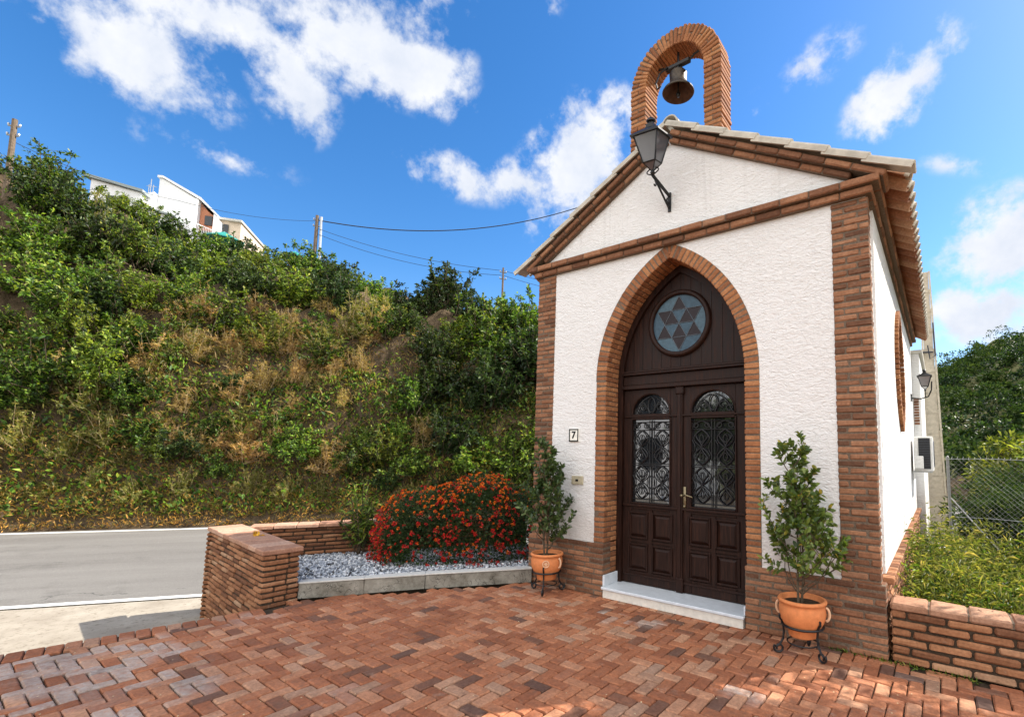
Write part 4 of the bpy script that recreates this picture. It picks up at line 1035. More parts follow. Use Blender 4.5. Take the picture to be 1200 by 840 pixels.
# back wing
rot_wall(mb, (-5.30, -1.95, 0), (-4.30, -.28, 0), ZP+.62, .14, -.62, 0)
rot_wall(mb, (-4.30, -.28, 0), (-3.2, 1.25, 0), ZP+.62, .14, -.62, 1)
rot_wall(mb, (-5.46, -2.26, 0), (-4.47, -.20, 0), ZP+.62, .12, -.62, 1, flip=-1)
rot_wall(mb, (-4.47, -.20, 0), (-3.4, 1.35, 0), ZP+.62, .12, -.62, 1, flip=-1)
mb.build('brickwork', [M_['brick_brown'], M_['joint']], gw)
mb = MB()
def slab_run(P0, P1, wdt, n, z=ZP, th=.05):
    P0, P1 = Vector(P0), Vector(P1); U = (P1-P0).normalized(); N = U.cross(Z); L = (P1-P0).length
    for i in range(n):
        mb.obox(P0+U*(L*(i+.5)/n)+Z*(z+th/2+.0015*(i % 2)), U, N, Z, L/n-.006, wdt, th, .008, 0, .002)
slab_run((-5.50, -2.07, 0), (-3.275, -2.252, 0), .375, 9)
slab_run((-5.26, -1.86, 0.001), (-4.38, -.24, .001), .27, 7); slab_run((-4.38, -.24, .0), (-3.3, 1.3, .0), .27, 7)
mb.build('coping', [M_['coping']], gw)
mb = MB(); mb.obox((-4.30, -2.13, ZP+.057), X, Y, Z, .085, .045, .006, .002, 0)
V, F = leaves(np.array([[-4.42+.012*i, -2.12+.01*math.sin(i*2.), ZP+.055] for i in range(14)]), nr.normal(size=(14, 3))+np.array([0, 0, .6]), np.full(14, .06), .5)
tag(raw('fallen_leaves', V, F, M_['yellow']), 'small clump of yellow fallen leaves on the tiled top of the garden wall', 'leaves')

kb = empty('planter_kerb', (-2.6, -1.1, 0), 'low stained concrete kerb between brick patio and white gravel', 'kerb')
K0, K1, K2 = Vector((-3.32, -2.075, 0)), Vector((-2.60, -1.03, 0)), Vector((-1.84, -.06, 0))
mb = MB(); mt = MB()
for (a, b) in ((K0, K1), (K1, K2)):
    U = (b-a).normalized(); N = U.cross(Z); L = (b-a).length; k = 2 if a is K0 else 1
    for i in range(k):
        c = a+U*(L*(i+.5)/k)-N*.06
        mb.obox(c+Z*.075, U, N, Z, L/k-.003, .12, .155, .006, 0, .004); mt.obox(c+Z*.161, U, N, Z, L/k-.001, .135, .016, .004, 0, .001)
mb.build('kerb_body', M_['conc'], kb); mt.build('kerb_top', M_['conc_top'], kb)

# gravel bed: soil sheet with loose stones
gpoly = [(-3.38, -2.02), (-2.66, -.98), (-1.93, -.05), (-1.96, 3.0), (-2.6, 2.2), (-3.1, 1.35), (-4.28, -.25), (-5.2, -1.80), (-5.1, -1.88)]
mb = MB(); mb.prism([(x, y, -.55) for x, y in gpoly], (0, 0, .655)); tag(mb.build('planting_bed', M_['soil']), kind='structure')
Ns = 16000; PTS = nr.uniform((-5.2, -2.0), (-1.95, 1.2), size=(Ns, 2))
PTS = np.array([p_ for p_ in PTS if inside(p_[0], p_[1], gpoly)]); n = len(PTS)
oc = np.array([[1, 0, 0], [-1, 0, 0], [0, 1, 0], [0, -1, 0], [0, 0, 1], [0, 0, -1.]]); of = np.array([[0, 2, 4], [2, 1, 4], [1, 3, 4], [3, 0, 4], [2, 0, 5], [1, 2, 5], [3, 1, 5], [0, 3, 5]])
Q, _ = np.linalg.qr(nr.normal(size=(n, 3, 3))); sz = nr.uniform(.009, .020, size=(n, 1, 1))*nr.uniform(.6, 1.5, size=(n, 1, 3))
Vv = (oc[None]*sz*nr.uniform(.75, 1.25, size=(n, 6, 1))) @ Q
Vv += np.concatenate([PTS, nr.uniform(.108, .125, size=(n, 1))], 1)[:, None, :]
raw('gravel', Vv.reshape(-1, 3), (of[None]+np.arange(n)[:, None, None]*6).reshape(-1, 3), M_['gravel'])
tag(bpy.data.objects['gravel'], 'blue-white gravel covering the planting bed', 'gravel', kind='stuff')

# ------------------------------------------------------------------ pots, stands, plants
def make_pot(c, medal=False):
    c = Vector(c); z = c.z
    mb = MB(); mb.lathe([(0, 0), (.115, 0), (.125, .01), (.128, .06), (.165, .10), (.195, .16), (.205, .22), (.200, .27), (.190, .295), (.195, .30), (.213, .305), (.215, .322), (.205, .335), (.188, .335), (.18, .32), (.178, .28), (0, .275)], c, 44, 0, Matrix.Identity(3)*.88)
    root = empty('flower_pot', c, 'x', 'flower pot')
    mb.build('pot_body', M_['terracotta'], root, True)
    mb = MB(); mb.lathe([(0, .285), (.09, .292), (.177, .287)], c, 20, 0, Matrix.Identity(3)*.88); mb.build('soil', M_['soil'], root)
    for s_ in (-1, 1):
        mb = MB(); mb.tube([c+Vector((s_*(.180+.026*math.sin(PI*t)), 0, .198+.05*math.cos(PI*t))) for t in [i/8 for i in range(9)]], .010, 6); mb.build('handle', M_['terra_pale'], root)
    if medal:
        mb = MB()
        d = Vector((.62, -.78, 0)); o_ = c+d*.182+Z*.198; S_ = d.cross(Z)
        mb.tube([o_+S_*.035*math.cos(a)+Z*.035*math.sin(a) for a in [2*PI*i/16 for i in range(17)]], .006, 5)
        for i in range(6): a = i*PI/3; mb.tube([o_, o_+S_*.022*math.cos(a)+Z*.022*math.sin(a)], .006, 5)
        mb.build('medallion', M_['terra_pale'], root)
    return root
def make_stand(c, rot=0):
    c = Vector(c); root = empty('plant_stand', c, 'x', 'plant stand'); mb = MB(); rz = .235
    ring = [c+Vector((.158*math.cos(a), .158*math.sin(a), rz)) for a in [2*PI*i/28 for i in range(29)]]
    mb.tube(ring, .0095, 6); ring = [c+Vector((.12*math.cos(a), .12*math.sin(a), .10)) for a in [2*PI*i/20 for i in range(21)]]; mb.tube(ring, .006, 5)
    mb.build('ring', M_['iron'], root)
    for k in range(3):
        a = rot+2*PI*k/3; d = Vector((math.cos(a), math.sin(a), 0))*.92; mb = MB()
        pts = [(.165, .255), (.185, .29), (.215, .275), (.215, .235), (.175, .215), (.155, .15), (.145, .10), (.165, .06)]
        sp = [(.20+.052*(1-.62*t)*math.cos(-PI*.75+2*PI*1.15*t) , .052+.052*(1-.62*t)*math.sin(-PI*.75+2*PI*1.15*t)) for t in [i/20 for i in range(21)]]
        # S-leg: upper hook, shank, lower scroll
        P1 = [(.150, .30), (.172, .318), (.196, .305), (.196, .28), (.178, .262), (.168, .235), (.160, .18), (.168, .12), (.196, .075), (.228, .052)]
        sc_ = [(.205+.045*(1-.6*t)*math.cos(PI*.15-2*PI*1.2*t), .048+.040*(1-.6*t)*math.sin(PI*.15-2*PI*1.2*t)) for t in [i/22 for i in range(23)]]
        mb.tube([c+d*r+Z*z for r, z in P1+sc_], .0090, 6); mb.build('leg', M_['iron'], root)
    return root
def stem_path(p, d, L, n=6, wob=.12, upb=.25):
    pts = [np.array(p, float)]; d = np.array(d, float)
    for i in range(n):
        d = unit(d+nr.normal(size=3)*wob+np.array([0, 0, upb])); pts.append(pts[-1]+d*L/n)
    return pts
def pot_plant(c, H, name, lab, leafm, spread, dense, lean=(0, 0), asp=.42, ll=.075, keep=None):
    c = np.array(c, float); root = empty(name, tuple(c), lab, 'potted plant'); st = MB(); tips = []
    def branch(p, d, L, r, lev):
        pts = stem_path(p, d, L, 5 if lev else 12, .16 if lev else .05, .16 if lev else .5)
        st.tube([tuple(q) for q in pts], list(np.linspace(r, r*.45, len(pts))), 5)
        if lev >= 1: tips.extend([(pts[i], unit(pts[i]-pts[i-1])) for i in range(2 if lev > 1 else 3, len(pts))])
        if lev < 2:
            nb = (dense if lev == 0 else 3)
            for k in range(nb):
                i = nr.integers(3 if lev == 0 else 2, len(pts)) if lev else min(len(pts)-1, 1+int(k*(len(pts)-1)/nb)); a = nr.uniform(0, 2*PI) if lev else k*2.4+nr.uniform(-.4, .4)
                out = np.array([math.cos(a), math.sin(a), nr.uniform(.2, .9)]); LL = L*(spread*(1.15-.75*(i/len(pts)))) if lev == 0 else L*.5
                branch(pts[i], out, LL*nr.uniform(.8, 1.25), r*.55, lev+1)
        if lev == 0: tips.append((pts[-1], unit(pts[-1]-pts[-2])))
    for k in range(2): branch(c+np.array([nr.uniform(-.03, .03), nr.uniform(-.03, .03), 0]), (lean[0]+nr.uniform(-.05, .05)+(k-.5)*.08, lean[1], 1), H*(1 if k == 0 else .8), .011, 0)
    P, D = [], []
    for (p, d) in tips:
        for i in range(6):
            a = nr.uniform(0, 2*PI); s_ = unit(np.cross(d, [math.cos(a), math.sin(a), .3])); P.append(p+nr.normal(size=3)*.006); D.append(unit(s_*nr.uniform(.6, 1.1)+d*nr.uniform(.3, .9)+np.array([0, 0, .15])))
    P, D = np.array(P), np.array(D)
    P[:, 1] = np.minimum(P[:, 1], -.07)
    L = nr.uniform(.7, 1.15, len(P))*ll
    # keep the foliage in front of the wall
    tipY = P[:, 1]+D[:, 1]*L; D[:, 1] = np.where(tipY > -.03, -np.abs(D[:, 1]), D[:, 1])
    V, F = leaves(P, D, L, asp, .18, .12, nv=8)
    st.build('stem', M_['bark'], root)
    raw('foliage', V, F, M_[leafm], parent=root)
    return root
PR = Vector((1.37, -.30, 0)); PL = Vector((-1.42, -.27, 0))
o = make_stand(PR, -.55); o['label'] = 'black scrolled iron stand under the terracotta pot on the right of the door'; o['group'] = 'iron plant stands'
o = make_stand(PL, -1.05); o['label'] = 'black scrolled iron stand under the terracotta pot on the left of the door'; o['group'] = 'iron plant stands'
o = make_pot(PR+Z*.15); o['label'] = 'terracotta pot with two ring handles, right of the chapel door'; o['group'] = 'terracotta pots'
o = make_pot(PL+Z*.15, True); o['label'] = 'terracotta pot with a pale round medallion, left of the chapel door'; o['group'] = 'terracotta pots'
pot_plant((1.37, -.30, .39), 1.12, 'potted_shrub', 'bushy green potted shrub with leaf rosettes and yellow tips, right of the chapel door', 'leaf_pot', .40, 14, (.05, 0), .46, .064)
pot_plant((-1.42, -.27, .39), 1.15, 'potted_shrub', 'tall dark green potted shrub in front of the left brick pilaster', 'leaf_pot_dark', .33, 15, (-.02, -.02), .42, .062)

# ------------------------------------------------------------------ red flowering bush
fb = empty('flowering_bush', (-3.1, .2, .11), 'large rounded bush covered in red and orange flowers in the gravel bed', 'bush')
bc_ = np.array([-3.24, .20, .08]); ta = np.array([.6, .8, 0]); na = np.array([.8, -.6, 0])
def bush_pt(n, shell=.8, k=(1.26, .72, 1.06)):
    d = unit(nr.normal(size=(n, 3))); d[:, 2] = np.abs(d[:, 2])*1.0-.12; d = unit(d); r = nr.uniform(shell, 1.0, (n, 1))
    lump = 1+.07*np.sin(d[:, :1]*7+1)+.06*np.sin(d[:, 1:2]*9+d[:, 2:3]*8)
    q = d/(np.abs(d)**2.7).sum(1, keepdims=True)**(1/2.7)*r*lump; W_ = bc_+q[:, :1]*ta*k[0]+q[:, 1:2]*na*k[1]+np.array([0, 0, 1])*np.maximum(q[:, 2:3]*k[2], .02)
    nrm = unit(d[:, :1]*ta/k[0]+d[:, 1:2]*na/k[1]+d[:, 2:3]*np.array([0, 0, 1])/k[2]); return W_, nrm
P, Nn = bush_pt(42000, .70); V, F = leaves(P, Nn+nr.normal(size=P.shape)*.7, nr.uniform(.025, .05, len(P)), .5, .2)
raw('foliage', V, F, M_['leaf_lantana'], parent=fb)
P, Nn = bush_pt(3000, .96); kk = vnoise(P[:, 0]*5+P[:, 2]*4, P[:, 1]*5-P[:, 2]*3) > nr.uniform(-1.3, .7, len(P)); P, Nn = P[kk], Nn[kk]; parts = []
# flower heads: tight domes of small petals; orange top and red below put sun and shade into the colour
for mi, sel in ((0, nr.random(len(P)) < np.clip(1.55-P[:, 2]*1.25, .12, .92)),):
    A_ = P[sel]; NA = Nn[sel]; B2 = P[~sel]; NB = Nn[~sel]
for mi, (A_, NA) in enumerate(((A_, NA), (B2, NB))):
    k = 14; c = np.repeat(A_, k, 0); nn = np.repeat(NA, k, 0); d = unit(nr.normal(size=c.shape)+nn*1.2)
    rad = np.repeat(nr.uniform(.012, .026, (len(A_), 1)), k, 0)
    V, F = leaves(c+nn*.01+d*rad*.35, d, rad[:, 0]*1.1, .8, .1); parts.append((V, F, mi))
V, F, mi = merge(parts); raw('flowers', V, F, [M_['petal_red'], M_['petal_orange']], mi, parent=fb)
mb = MB()
for i in range(14):
    a = nr.uniform(0, 2*PI); b0 = bc_+ta*nr.uniform(-.4, .4)+na*nr.uniform(-.2, .2); e = b0+ta*math.cos(a)*.5+na*math.sin(a)*.3+np.array([0, 0, .6]); mb.tube([tuple(b0), tuple((b0+e)/2+np.array([0, 0, .06])), tuple(e)], [.014, .010, .005], 5)
mb.build('stems', M_['bark'], fb)

# small shrub in the gravel against the garden wall
def small_plant(name, c, H, rad, n, lab, mat, cat='shrub', ll=.09, asp=.3, up=.5):
    c = np.array(c, float); root = empty(name, tuple(c), lab, cat); A, B2 = [], []; P, D = [], []
    ns = max(5, n//26)
    for i in range(ns):
        a = nr.uniform(0, 2*PI); d = np.array([math.cos(a)*rad*nr.uniform(.1, 1), math.sin(a)*rad*nr.uniform(.1, 1), H*nr.uniform(.5, 1)]); p0 = c+nr.normal(size=3)*np.array([.03, .03, 0]); A.append(p0); B2.append(p0+d)
        for k in range(n//ns): t = nr.uniform(.25, 1.02); P.append(p0+d*t+nr.normal(size=3)*.01); D.append(unit(nr.normal(size=3)+unit(d)*up))
    V1, F1 = twigs(np.array(A), np.array(B2), .006); raw('stems', V1, F1, M_['bark'], parent=root)
    V, F = leaves(np.array(P), np.array(D), nr.uniform(.7, 1.2, len(P))*ll, asp, .2, .1); raw('foliage', V, F, M_[mat], parent=root); return root
small_plant('garden_shrub', (-4.42, -.84, .10), 1.05, .30, 620, 'slender leafy shrub in the gravel against the garden wall', 'leaf_green', ll=.11, asp=.26)

# ------------------------------------------------------------------ HILL BANK across the road
def Hc(s):
    return np.interp(s, [-60, -26, -19.4, -16.2, -13.8, -10.6, -7.2, -5.4, -2.6, .7, 3.0, 8, 14, 30], [12.5, 12.3, 11.3, 10.7, 9.7, 9.2, 9.0, 8.7, 7.9, 7.6, 7.4, 3.2, 1.5, 1])
def hill(s, n):
    s = np.asarray(s, float); n = np.asarray(n, float); H = Hc(s)
    u = np.interp(n, [10.9, 11.2, 11.7, 12.6, 13.7, 15.6, 18.0, 20.0, 24, 34, 80], [-.06, -.05, .05, .36, .59, .78, .92, 1.0, 1.02, 1.04, 1.2])
    z = u*H-.1
    z = z+np.clip((n-11.8)/2, 0, 1)*(.6*vnoise(s*.45, n*.6)+.42*vnoise(s*1.1+9, n*1.2)+.14*vnoise(s*3.7, n*3.9+5))
    return np.where(n < 11.3, -.56+(n-10.9)*.12, z)
ss = np.arange(-45, 34, .35); ns_ = np.concatenate([np.arange(10.9, 22, .22), np.arange(22, 80, 1.5)])
SS, NS_ = np.meshgrid(ss, ns_, indexing='ij')
# undercut look: shift points horizontally a little with noise
HZ = hill(SS, NS_)
P3 = SS[..., None]*np.array(TS)+NS_[..., None]*np.array(TN); P3[..., 2] = HZ
a, b = SS.shape; idx = np.arange(a*b).reshape(a, b)
F = np.stack([idx[:-1, :-1], idx[1:, :-1], idx[1:, 1:], idx[:-1, 1:]], -1).reshape(-1, 4)
tag(raw('hillside', P3.reshape(-1, 3), F, M_['earth']), kind='structure')
def hp(s, n): 
    p = np.array(TS)*s+np.array(TN)*n; p[2] = float(hill(s, n)); return p

# shrub prototypes: one mesh each (leaves + twigs), instanced by copying
def shrub_mesh(name, r, h, nleaf, ll, asp, mats, nb=46, sprawl=.75, up_=.55):
    """branches fanning out from the base, side twigs along them, leaves along the twigs"""
    a = nr.uniform(0, 2*PI, nb); el = nr.uniform(.05, 1.0, nb)**.8*PI*.5
    d = np.stack([np.cos(a)*np.cos(el), np.sin(a)*np.cos(el), np.sin(el)], 1)
    L = nr.uniform(.55, 1.15, nb)*np.where(el > 1.0, h, r+(h-r)*np.sin(el)); base = nr.normal(size=(nb, 3))*np.array([.16, .16, .02])*r
    mid = base+d*L[:, None]*.55; tipd = unit(d+np.array([0, 0, up_])+nr.normal(size=d.shape)*.25); end = mid+tipd*L[:, None]*.5
    ns = 9; k = np.repeat(np.arange(nb), ns); t = nr.uniform(.2, 1.0, len(k))[:, None]
    p0 = np.where(t < .55, base[k]+(mid[k]-base[k])*t/.55, mid[k]+(end[k]-mid[k])*(t-.55)/.45)
    sdv = unit(tipd[k]*.8+nr.normal(size=(len(k), 3))*.8+np.array([0, 0, .15])); sl_ = nr.uniform(.12, .34, len(k))*r*sprawl; p1 = p0+sdv*sl_[:, None]
    q = nr.integers(0, len(k), nleaf); u = nr.uniform(.1, 1.05, (nleaf, 1)); P = p0[q]+(p1[q]-p0[q])*u+nr.normal(size=(nleaf, 3))*.018*r
    P[:, 2] = np.abs(P[:, 2]); D = unit(sdv[q]*.7+nr.normal(size=(nleaf, 3))*.75+np.array([0, 0, .15]))
    V1, F1 = leaves(P, D, nr.uniform(.6, 1.25, nleaf)*ll, asp, .22, .14)
    V2, F2 = twigs(base, mid, .016*r); V3, F3 = twigs(mid, end, .010*r); V4, F4 = twigs(p0, p1, .005*r)
    V, F, mi = merge([(V1, F1, 0), (V2, F2, 1), (V3, F3, 1), (V4, F4, 1)])
    return raw(name, V, F, mats, mi)
BK = M_['bark']
protos = {
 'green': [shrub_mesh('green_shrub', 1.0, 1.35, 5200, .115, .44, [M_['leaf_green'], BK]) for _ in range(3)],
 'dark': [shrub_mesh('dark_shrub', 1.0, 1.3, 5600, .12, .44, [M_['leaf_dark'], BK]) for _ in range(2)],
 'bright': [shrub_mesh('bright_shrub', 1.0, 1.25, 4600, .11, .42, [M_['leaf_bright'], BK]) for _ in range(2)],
 'olive': [shrub_mesh('olive_shrub', .9, 1.25, 3200, .12, .26, [M_['leaf_olive'], M_['dry_twig']], 34) for _ in range(2)],
 'dry': [shrub_mesh('dry_shrub', .8, 1.2, 2600, .13, .13, [M_['leaf_dry'], M_['dry_twig']], 34, .9) for _ in range(2)],
 'tree': [shrub_mesh('hilltop_tree', 1.2, 1.8, 7500, .12, .44, [M_['leaf_green'], BK], 70) for _ in range(2)],
}
labels = {
 'green': ('green leafy shrub among the many on the steep bank across the road', 'shrub', 'green shrubs covering the steep bank'),
 'dark': ('dark green dense shrub on the bank across the road', 'shrub', 'dark shrubs on the steep bank'),
 'bright': ('bright yellow-green shrub catching the sun on the bank', 'shrub', 'bright shrubs on the steep bank'),
 'olive': ('straggly olive-green shrub on the lower bank across the road', 'shrub', 'olive shrubs on the lower bank'),
 'dry': ('dried straw-coloured bush on the middle of the earth bank', 'dry bush', 'dry bushes on the earth bank')}
usedp = {k: [False]*len(v) for k, v in protos.items()}
def topix(p):
    v = Vector(p)-cam.matrix_world.translation; d = v.dot(fw)
    return 710.05+563.57*v.dot(r2)/d, 476.46-563.57*v.dot(u2)/d
def whereabouts(p):
    x, y = topix(p)
    h = 'under the left pole' if x < 110 else 'under the houses' if x < 270 else 'under the double pole' if x < 400 else 'near the thin pole' if x < 520 else 'next to the chapel'
    f = (615-y)/max(60, 615-np.interp(x, [0, 120, 300, 632], [190, 215, 290, 350]))
    b = 'at the bank foot' if f < .18 else 'on the lower bank' if f < .4 else 'halfway up' if f < .62 else 'on the upper bank' if f < .85 else 'along the crest'
    return b+' '+h
adj = {'green': 'leafy green shrub', 'dark': 'dark green shrub', 'bright': 'bright yellow-green shrub', 'olive': 'straggly olive shrub', 'dry': 'dried straw-coloured bush'}
def place(kind, s, n, sc_, sink=.15, lab=None, name=None, sz=None):
    i = nr.integers(0, len(protos[kind])); src = protos[kind][i]
    if not usedp[kind][i]: o = src; usedp[kind][i] = True
    else: o = src.copy(); COL.objects.link(o)
    p = hp(s, n); o.location = (p[0], p[1], p[2]-sink*sc_); o.rotation_euler = (nr.uniform(-.15, .15), nr.uniform(-.15, .15), nr.uniform(0, 2*PI))
    o.scale = (sc_, sc_, sc_*(sz or nr.uniform(.8, 1.15)))
    if lab: tag(o, lab[0], lab[1], lab[2] if len(lab) > 2 else None)
    else: tag(o, ('large ' if sc_ > 1.25 else 'small ' if sc_ < .8 else '')+adj[kind]+' '+whereabouts(p), labels[kind][1], labels[kind][2])
    if name: o.name = name
    return o
def bare(s, z):
    for (a, b, ra, rb) in ((-4.9, 3.2, 1.5, 1.35), (-9.3, 2.7, .9, .9), (-14.0, 5.7, 1.3, .6), (-8.9, 3.6, .9, .8), (-6.9, 3.5, 1.0, .7), (-13.5, 1.9, 1.2, .4)):
        if ((s-a)/ra)**2+((z-b)/rb)**2 < 1: return True
    return False
count = 0
# upper and middle bank
rows = [(12.25, .7), (12.8, .9), (13.4, 1.0), (14.1, 1.1), (15.0, 1.15), (16.0, 1.2), (17.0, 1.2), (18.1, 1.2), (19.2, 1.15), (20.3, 1.05), (22.0, 1.0), (25.0, 1.0)]
for (n0, s0) in rows:
    s = -22.5-(n0-13)*.3+nr.uniform(0, .6)
    while s < 4.8:
        n_ = n0+nr.uniform(-.35, .35); z = float(hill(s, n_))
        if not bare(s, z):
            r = nr.random()
            zrel = z/float(Hc(s))
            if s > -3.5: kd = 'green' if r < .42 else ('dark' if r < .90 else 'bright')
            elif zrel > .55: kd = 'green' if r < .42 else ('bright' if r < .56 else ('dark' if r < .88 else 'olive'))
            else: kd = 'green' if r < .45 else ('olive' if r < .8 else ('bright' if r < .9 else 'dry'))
            scl = s0*nr.uniform(.7, 1.12)*(.8 if zrel < .45 else 1.0)
            if n0 > 20: scl *= .8
            if s < -16 and n0 < 17.6: scl *= .62
            if -18.6 < s < -14 and n0 > 17.6: scl *= .75
            if n0 > 21 and s > -8: break
            place(kd, s, n_, scl); count += 1
        s += nr.uniform(1.05, 1.75)*s0*(1.6 if n0 > 21 else 1)
# dry bushes round the bare patches
for (s, n_) in ((-9.6, 13.4), (-9.9, 14.0), (-9.0, 13.8), (-8.6, 14.6), (-7.1, 13.4), (-6.8, 13.9), (-7.4, 14.1), (-10.4, 13.6), (-11.0, 12.8), (-5.9, 12.9), (-7.6, 12.8), (-12.4, 12.6), (-6.4, 14.7)):
    place('dry', s, n_, nr.uniform(.55, .85), .1)
# lower bank scrub
s = -21
while s < 4:
    n_ = nr.uniform(11.5, 11.9); r = nr.random()
    place('olive' if r < .45 else ('green' if r < .75 else ('dry' if r < .85 else 'dark')), s, n_, nr.uniform(.38, .62), .1); s += nr.uniform(.7, 1.15)
for (s, n_, k, sc_) in ((-12.6, 12.5, 'green', 1.15), (-11.7, 12.8, 'bright', 1.1), (-13.4, 12.4, 'green', 1.0), (-12.2, 13.4, 'bright', 1.15), (-13.0, 13.4, 'green', 1.2), (-11.2, 13.5, 'green', 1.05),
        (-10.3, 12.1, 'green', .75), (-9.2, 12.0, 'dark', .7), (-6.4, 12.0, 'green', .8), (-3.9, 12.0, 'bright', .85), (-3.2, 11.9, 'green', .8), (-3.4, 12.6, 'green', 1.0)):
    place(k, s, n_, sc_, .1)
for i in range(34):
    place('dry', nr.uniform(-11.2, -4.2), nr.uniform(12.1, 14.0), nr.uniform(.35, .75), .1)
for (s, n_, k, sc_) in ((-17.2, 20.6, 'green', .75), (-16.2, 20.8, 'dark', .85), (-15.2, 20.6, 'green', 1.0), (-14.2, 20.8, 'dark', 1.2), (-13.2, 20.5, 'green', 1.2), (-12.2, 20.6, 'green', 1.1), (-11.2, 20.5, 'dark', 1.15), (-14.0, 13.9, 'green', 1.0), (-14.5, 14.7, 'green', 1.15), (-15.1, 15.6, 'dark', 1.1), (-15.7, 16.7, 'green', 1.1), (-16.3, 17.8, 'green', 1.0), (-12.3, 13.8, 'dark', .9), (-12.6, 14.3, 'green', 1.05), (-13.2, 15.2, 'dark', 1.1), (-13.9, 16.8, 'green', 1.1), (-2.9, 17.6, 'green', 1.2)):
    place(k, s, n_, sc_, .1)
for n_0 in (12.0, 12.35, 12.75, 13.15):
    s = -21.5
    while s < -2.5:
        n_ = n_0+nr.uniform(-.15, .15)
        if not bare(s, float(hill(s, n_))) or nr.random() < .25:
            q = nr.random(); place('olive' if q < .26 else ('green' if q < .62 else ('dry' if q < .78 else 'dark')), s, n_, nr.uniform(.4, .95), .1)
        s += nr.uniform(.75, 1.5)
# broad leafy shrubs at the foot, close to the chapel's left edge
for (s, n_, k, sc_) in ((-1.3, 11.9, 'green', 1.15), (-.1, 11.8, 'green', 1.1), (-2.2, 12.1, 'dark', 1.2), (.9, 12.1, 'green', 1.3), (-.7, 12.9, 'dark', 1.5), (.6, 13.4, 'dark', 1.6), (-2.2, 13.3, 'dark', 1.3), (2.0, 13.0, 'green', 1.7), (-1.2, 14.6, 'green', 1.5), (.8, 15.2, 'green', 1.6), (2.4, 15, 'bright', 1.7), (3.3, 16.5, 'green', 1.6), (1.4, 17.5, 'green', 1.6)):
    place(k, s, n_, sc_, .1)
# single trees on the crest
for i, (s, n_, sc_, lab) in enumerate(((-20.3, 19.0, 1.0, 'dense round tree on the hill crest at the far left of the skyline'), (-18.1, 19.6, .85, 'bushy dark tree on the skyline just left of the hilltop houses'),
        (-9.9, 19.4, .95, 'dark bushy tree on the crest just right of the hilltop houses'))):
    place('tree', s, n_, sc_, .1, (lab, 'tree'), 'hilltop_tree')
for k in protos:
    for i, o in enumerate(protos[k]):
        if not usedp[k][i]: bpy.data.objects.remove(o)

# ground cover: grass, weeds and dead leaves (uncountable)
def blades(n, smin, smax, nmin, nmax, L, asp, mat, name, lab, cat, upb=1.0, mask=None, zoff=0.0, tuft=.3):
    s = nr.uniform(smin, smax, n); nn = nr.uniform(nmin, nmax, n)
    if nmax > 13: q = nr.random(n) < .55; nn[q] = nr.uniform(max(nmin, 11.5), 13.9, q.sum())
    cl = vnoise(s*1.1+3, nn*1.4+8); k = cl > (-9 if nmax < 12.5 or nmin < 11.5 else -.55)
    if mask is not None: k &= mask(s, nn)
    s, nn = s[k], nn[k]; P = s[:, None]*np.array(TS)+nn[:, None]*np.array(TN); P[:, 2] = hill(s, nn)+zoff; off = nr.uniform(0, 1, len(s))**1.5*tuft*np.clip(.75+.9*vnoise(s*1.7, nn*2.1), .1, 2.2); P -= np.array(TN)*(off*.7)[:, None]; P[:, 2] += off*.75
    D = unit(nr.normal(size=P.shape)*.6+np.array([.35, -.26, upb])); V, F = leaves(P, D, nr.uniform(.5, 1.3, len(P))*L, asp, .2, .18)
    return tag(raw(name, V, F, mat), lab, cat, kind='stuff')
blades(17000, -22, 5, 11.3, 13.0, .20, .20, [M_['leaf_olive']], 'bank_weeds', 'mixed green weeds covering the lower bank', 'weeds')
blades(14000, -22, 5, 11.35, 13.0, .17, .42, [M_['leaf_green']], 'bank_creeper', 'green creeping plants on the lower bank', 'weeds')
blades(30000, -22, 5, 11.12, 12.2, .12, .16, [M_['leaf_orange']], 'dead_leaves', 'orange and brown dead grass along the far road edge', 'dry grass', .8)
blades(13000, -22, 5, 11.9, 14.6, .28, .08, [M_['leaf_dry']], 'dry_grass', 'straw-coloured dry grass between the shrubs on the bank', 'dry grass')
blades(18000, -24, 5, 12.3, 21.5, .13, .42, [M_['leaf_green']], 'bank_undergrowth', 'low green undergrowth between the shrubs on the bank', 'undergrowth')

# ------------------------------------------------------------------ hilltop houses
def hs(s): return -19.0+(s+19.0)*.86-.62
def hbox(mb, s0, s1, n0, n1, z0, z1, mi=0):
    s0, s1 = hs(s0), hs(s1); c = sn((s0+s1)/2, (n0+n1)/2, (z0+z1)/2); mb.obox(c, TS, TN, Z, s1-s0, n1-n0, z1-z0, 0, mi)
def hprism(mb, pts, n0, dn, mi=0): mb.prism([sn(hs(s), n0, z) for s, z in pts], TN*dn, mi)
h1 = empty('white_house', sn(-20.6, 31, 12), 'white single-storey house with a grey-green eave and a small dark window on the hill', 'house')
mb = MB(); hprism(mb, [(-22.2, 11), (-19.5, 11), (-19.5, 16.45), (-22.2, 16.85)], 30, 4); mb.build('wall', M_['house_white'], h1)
mb = MB(); hprism(mb, [(-22.5, 16.92), (-19.3, 16.45), (-19.3, 16.6), (-22.5, 17.08)], 29.8, 4.4); mb.build('roof', M_['grey_trim'], h1)
mb = MB(); hbox(mb, -21.25, -20.75, 29.93, 30.02, 15.4, 16.0); wf2 = mb.build('window', M_['pane_dark'], h1)
mb = MB(); hbox(mb, -20.74, -20.62, 29.9, 30.02, 15.3, 16.1); mb.build('shutter', M_['house_white'], h1)
h2 = empty('stepped_house', sn(-17.5, 31, 12), 'tall white house with a sloping parapet, terrace and terracotta bay on the hill', 'house')
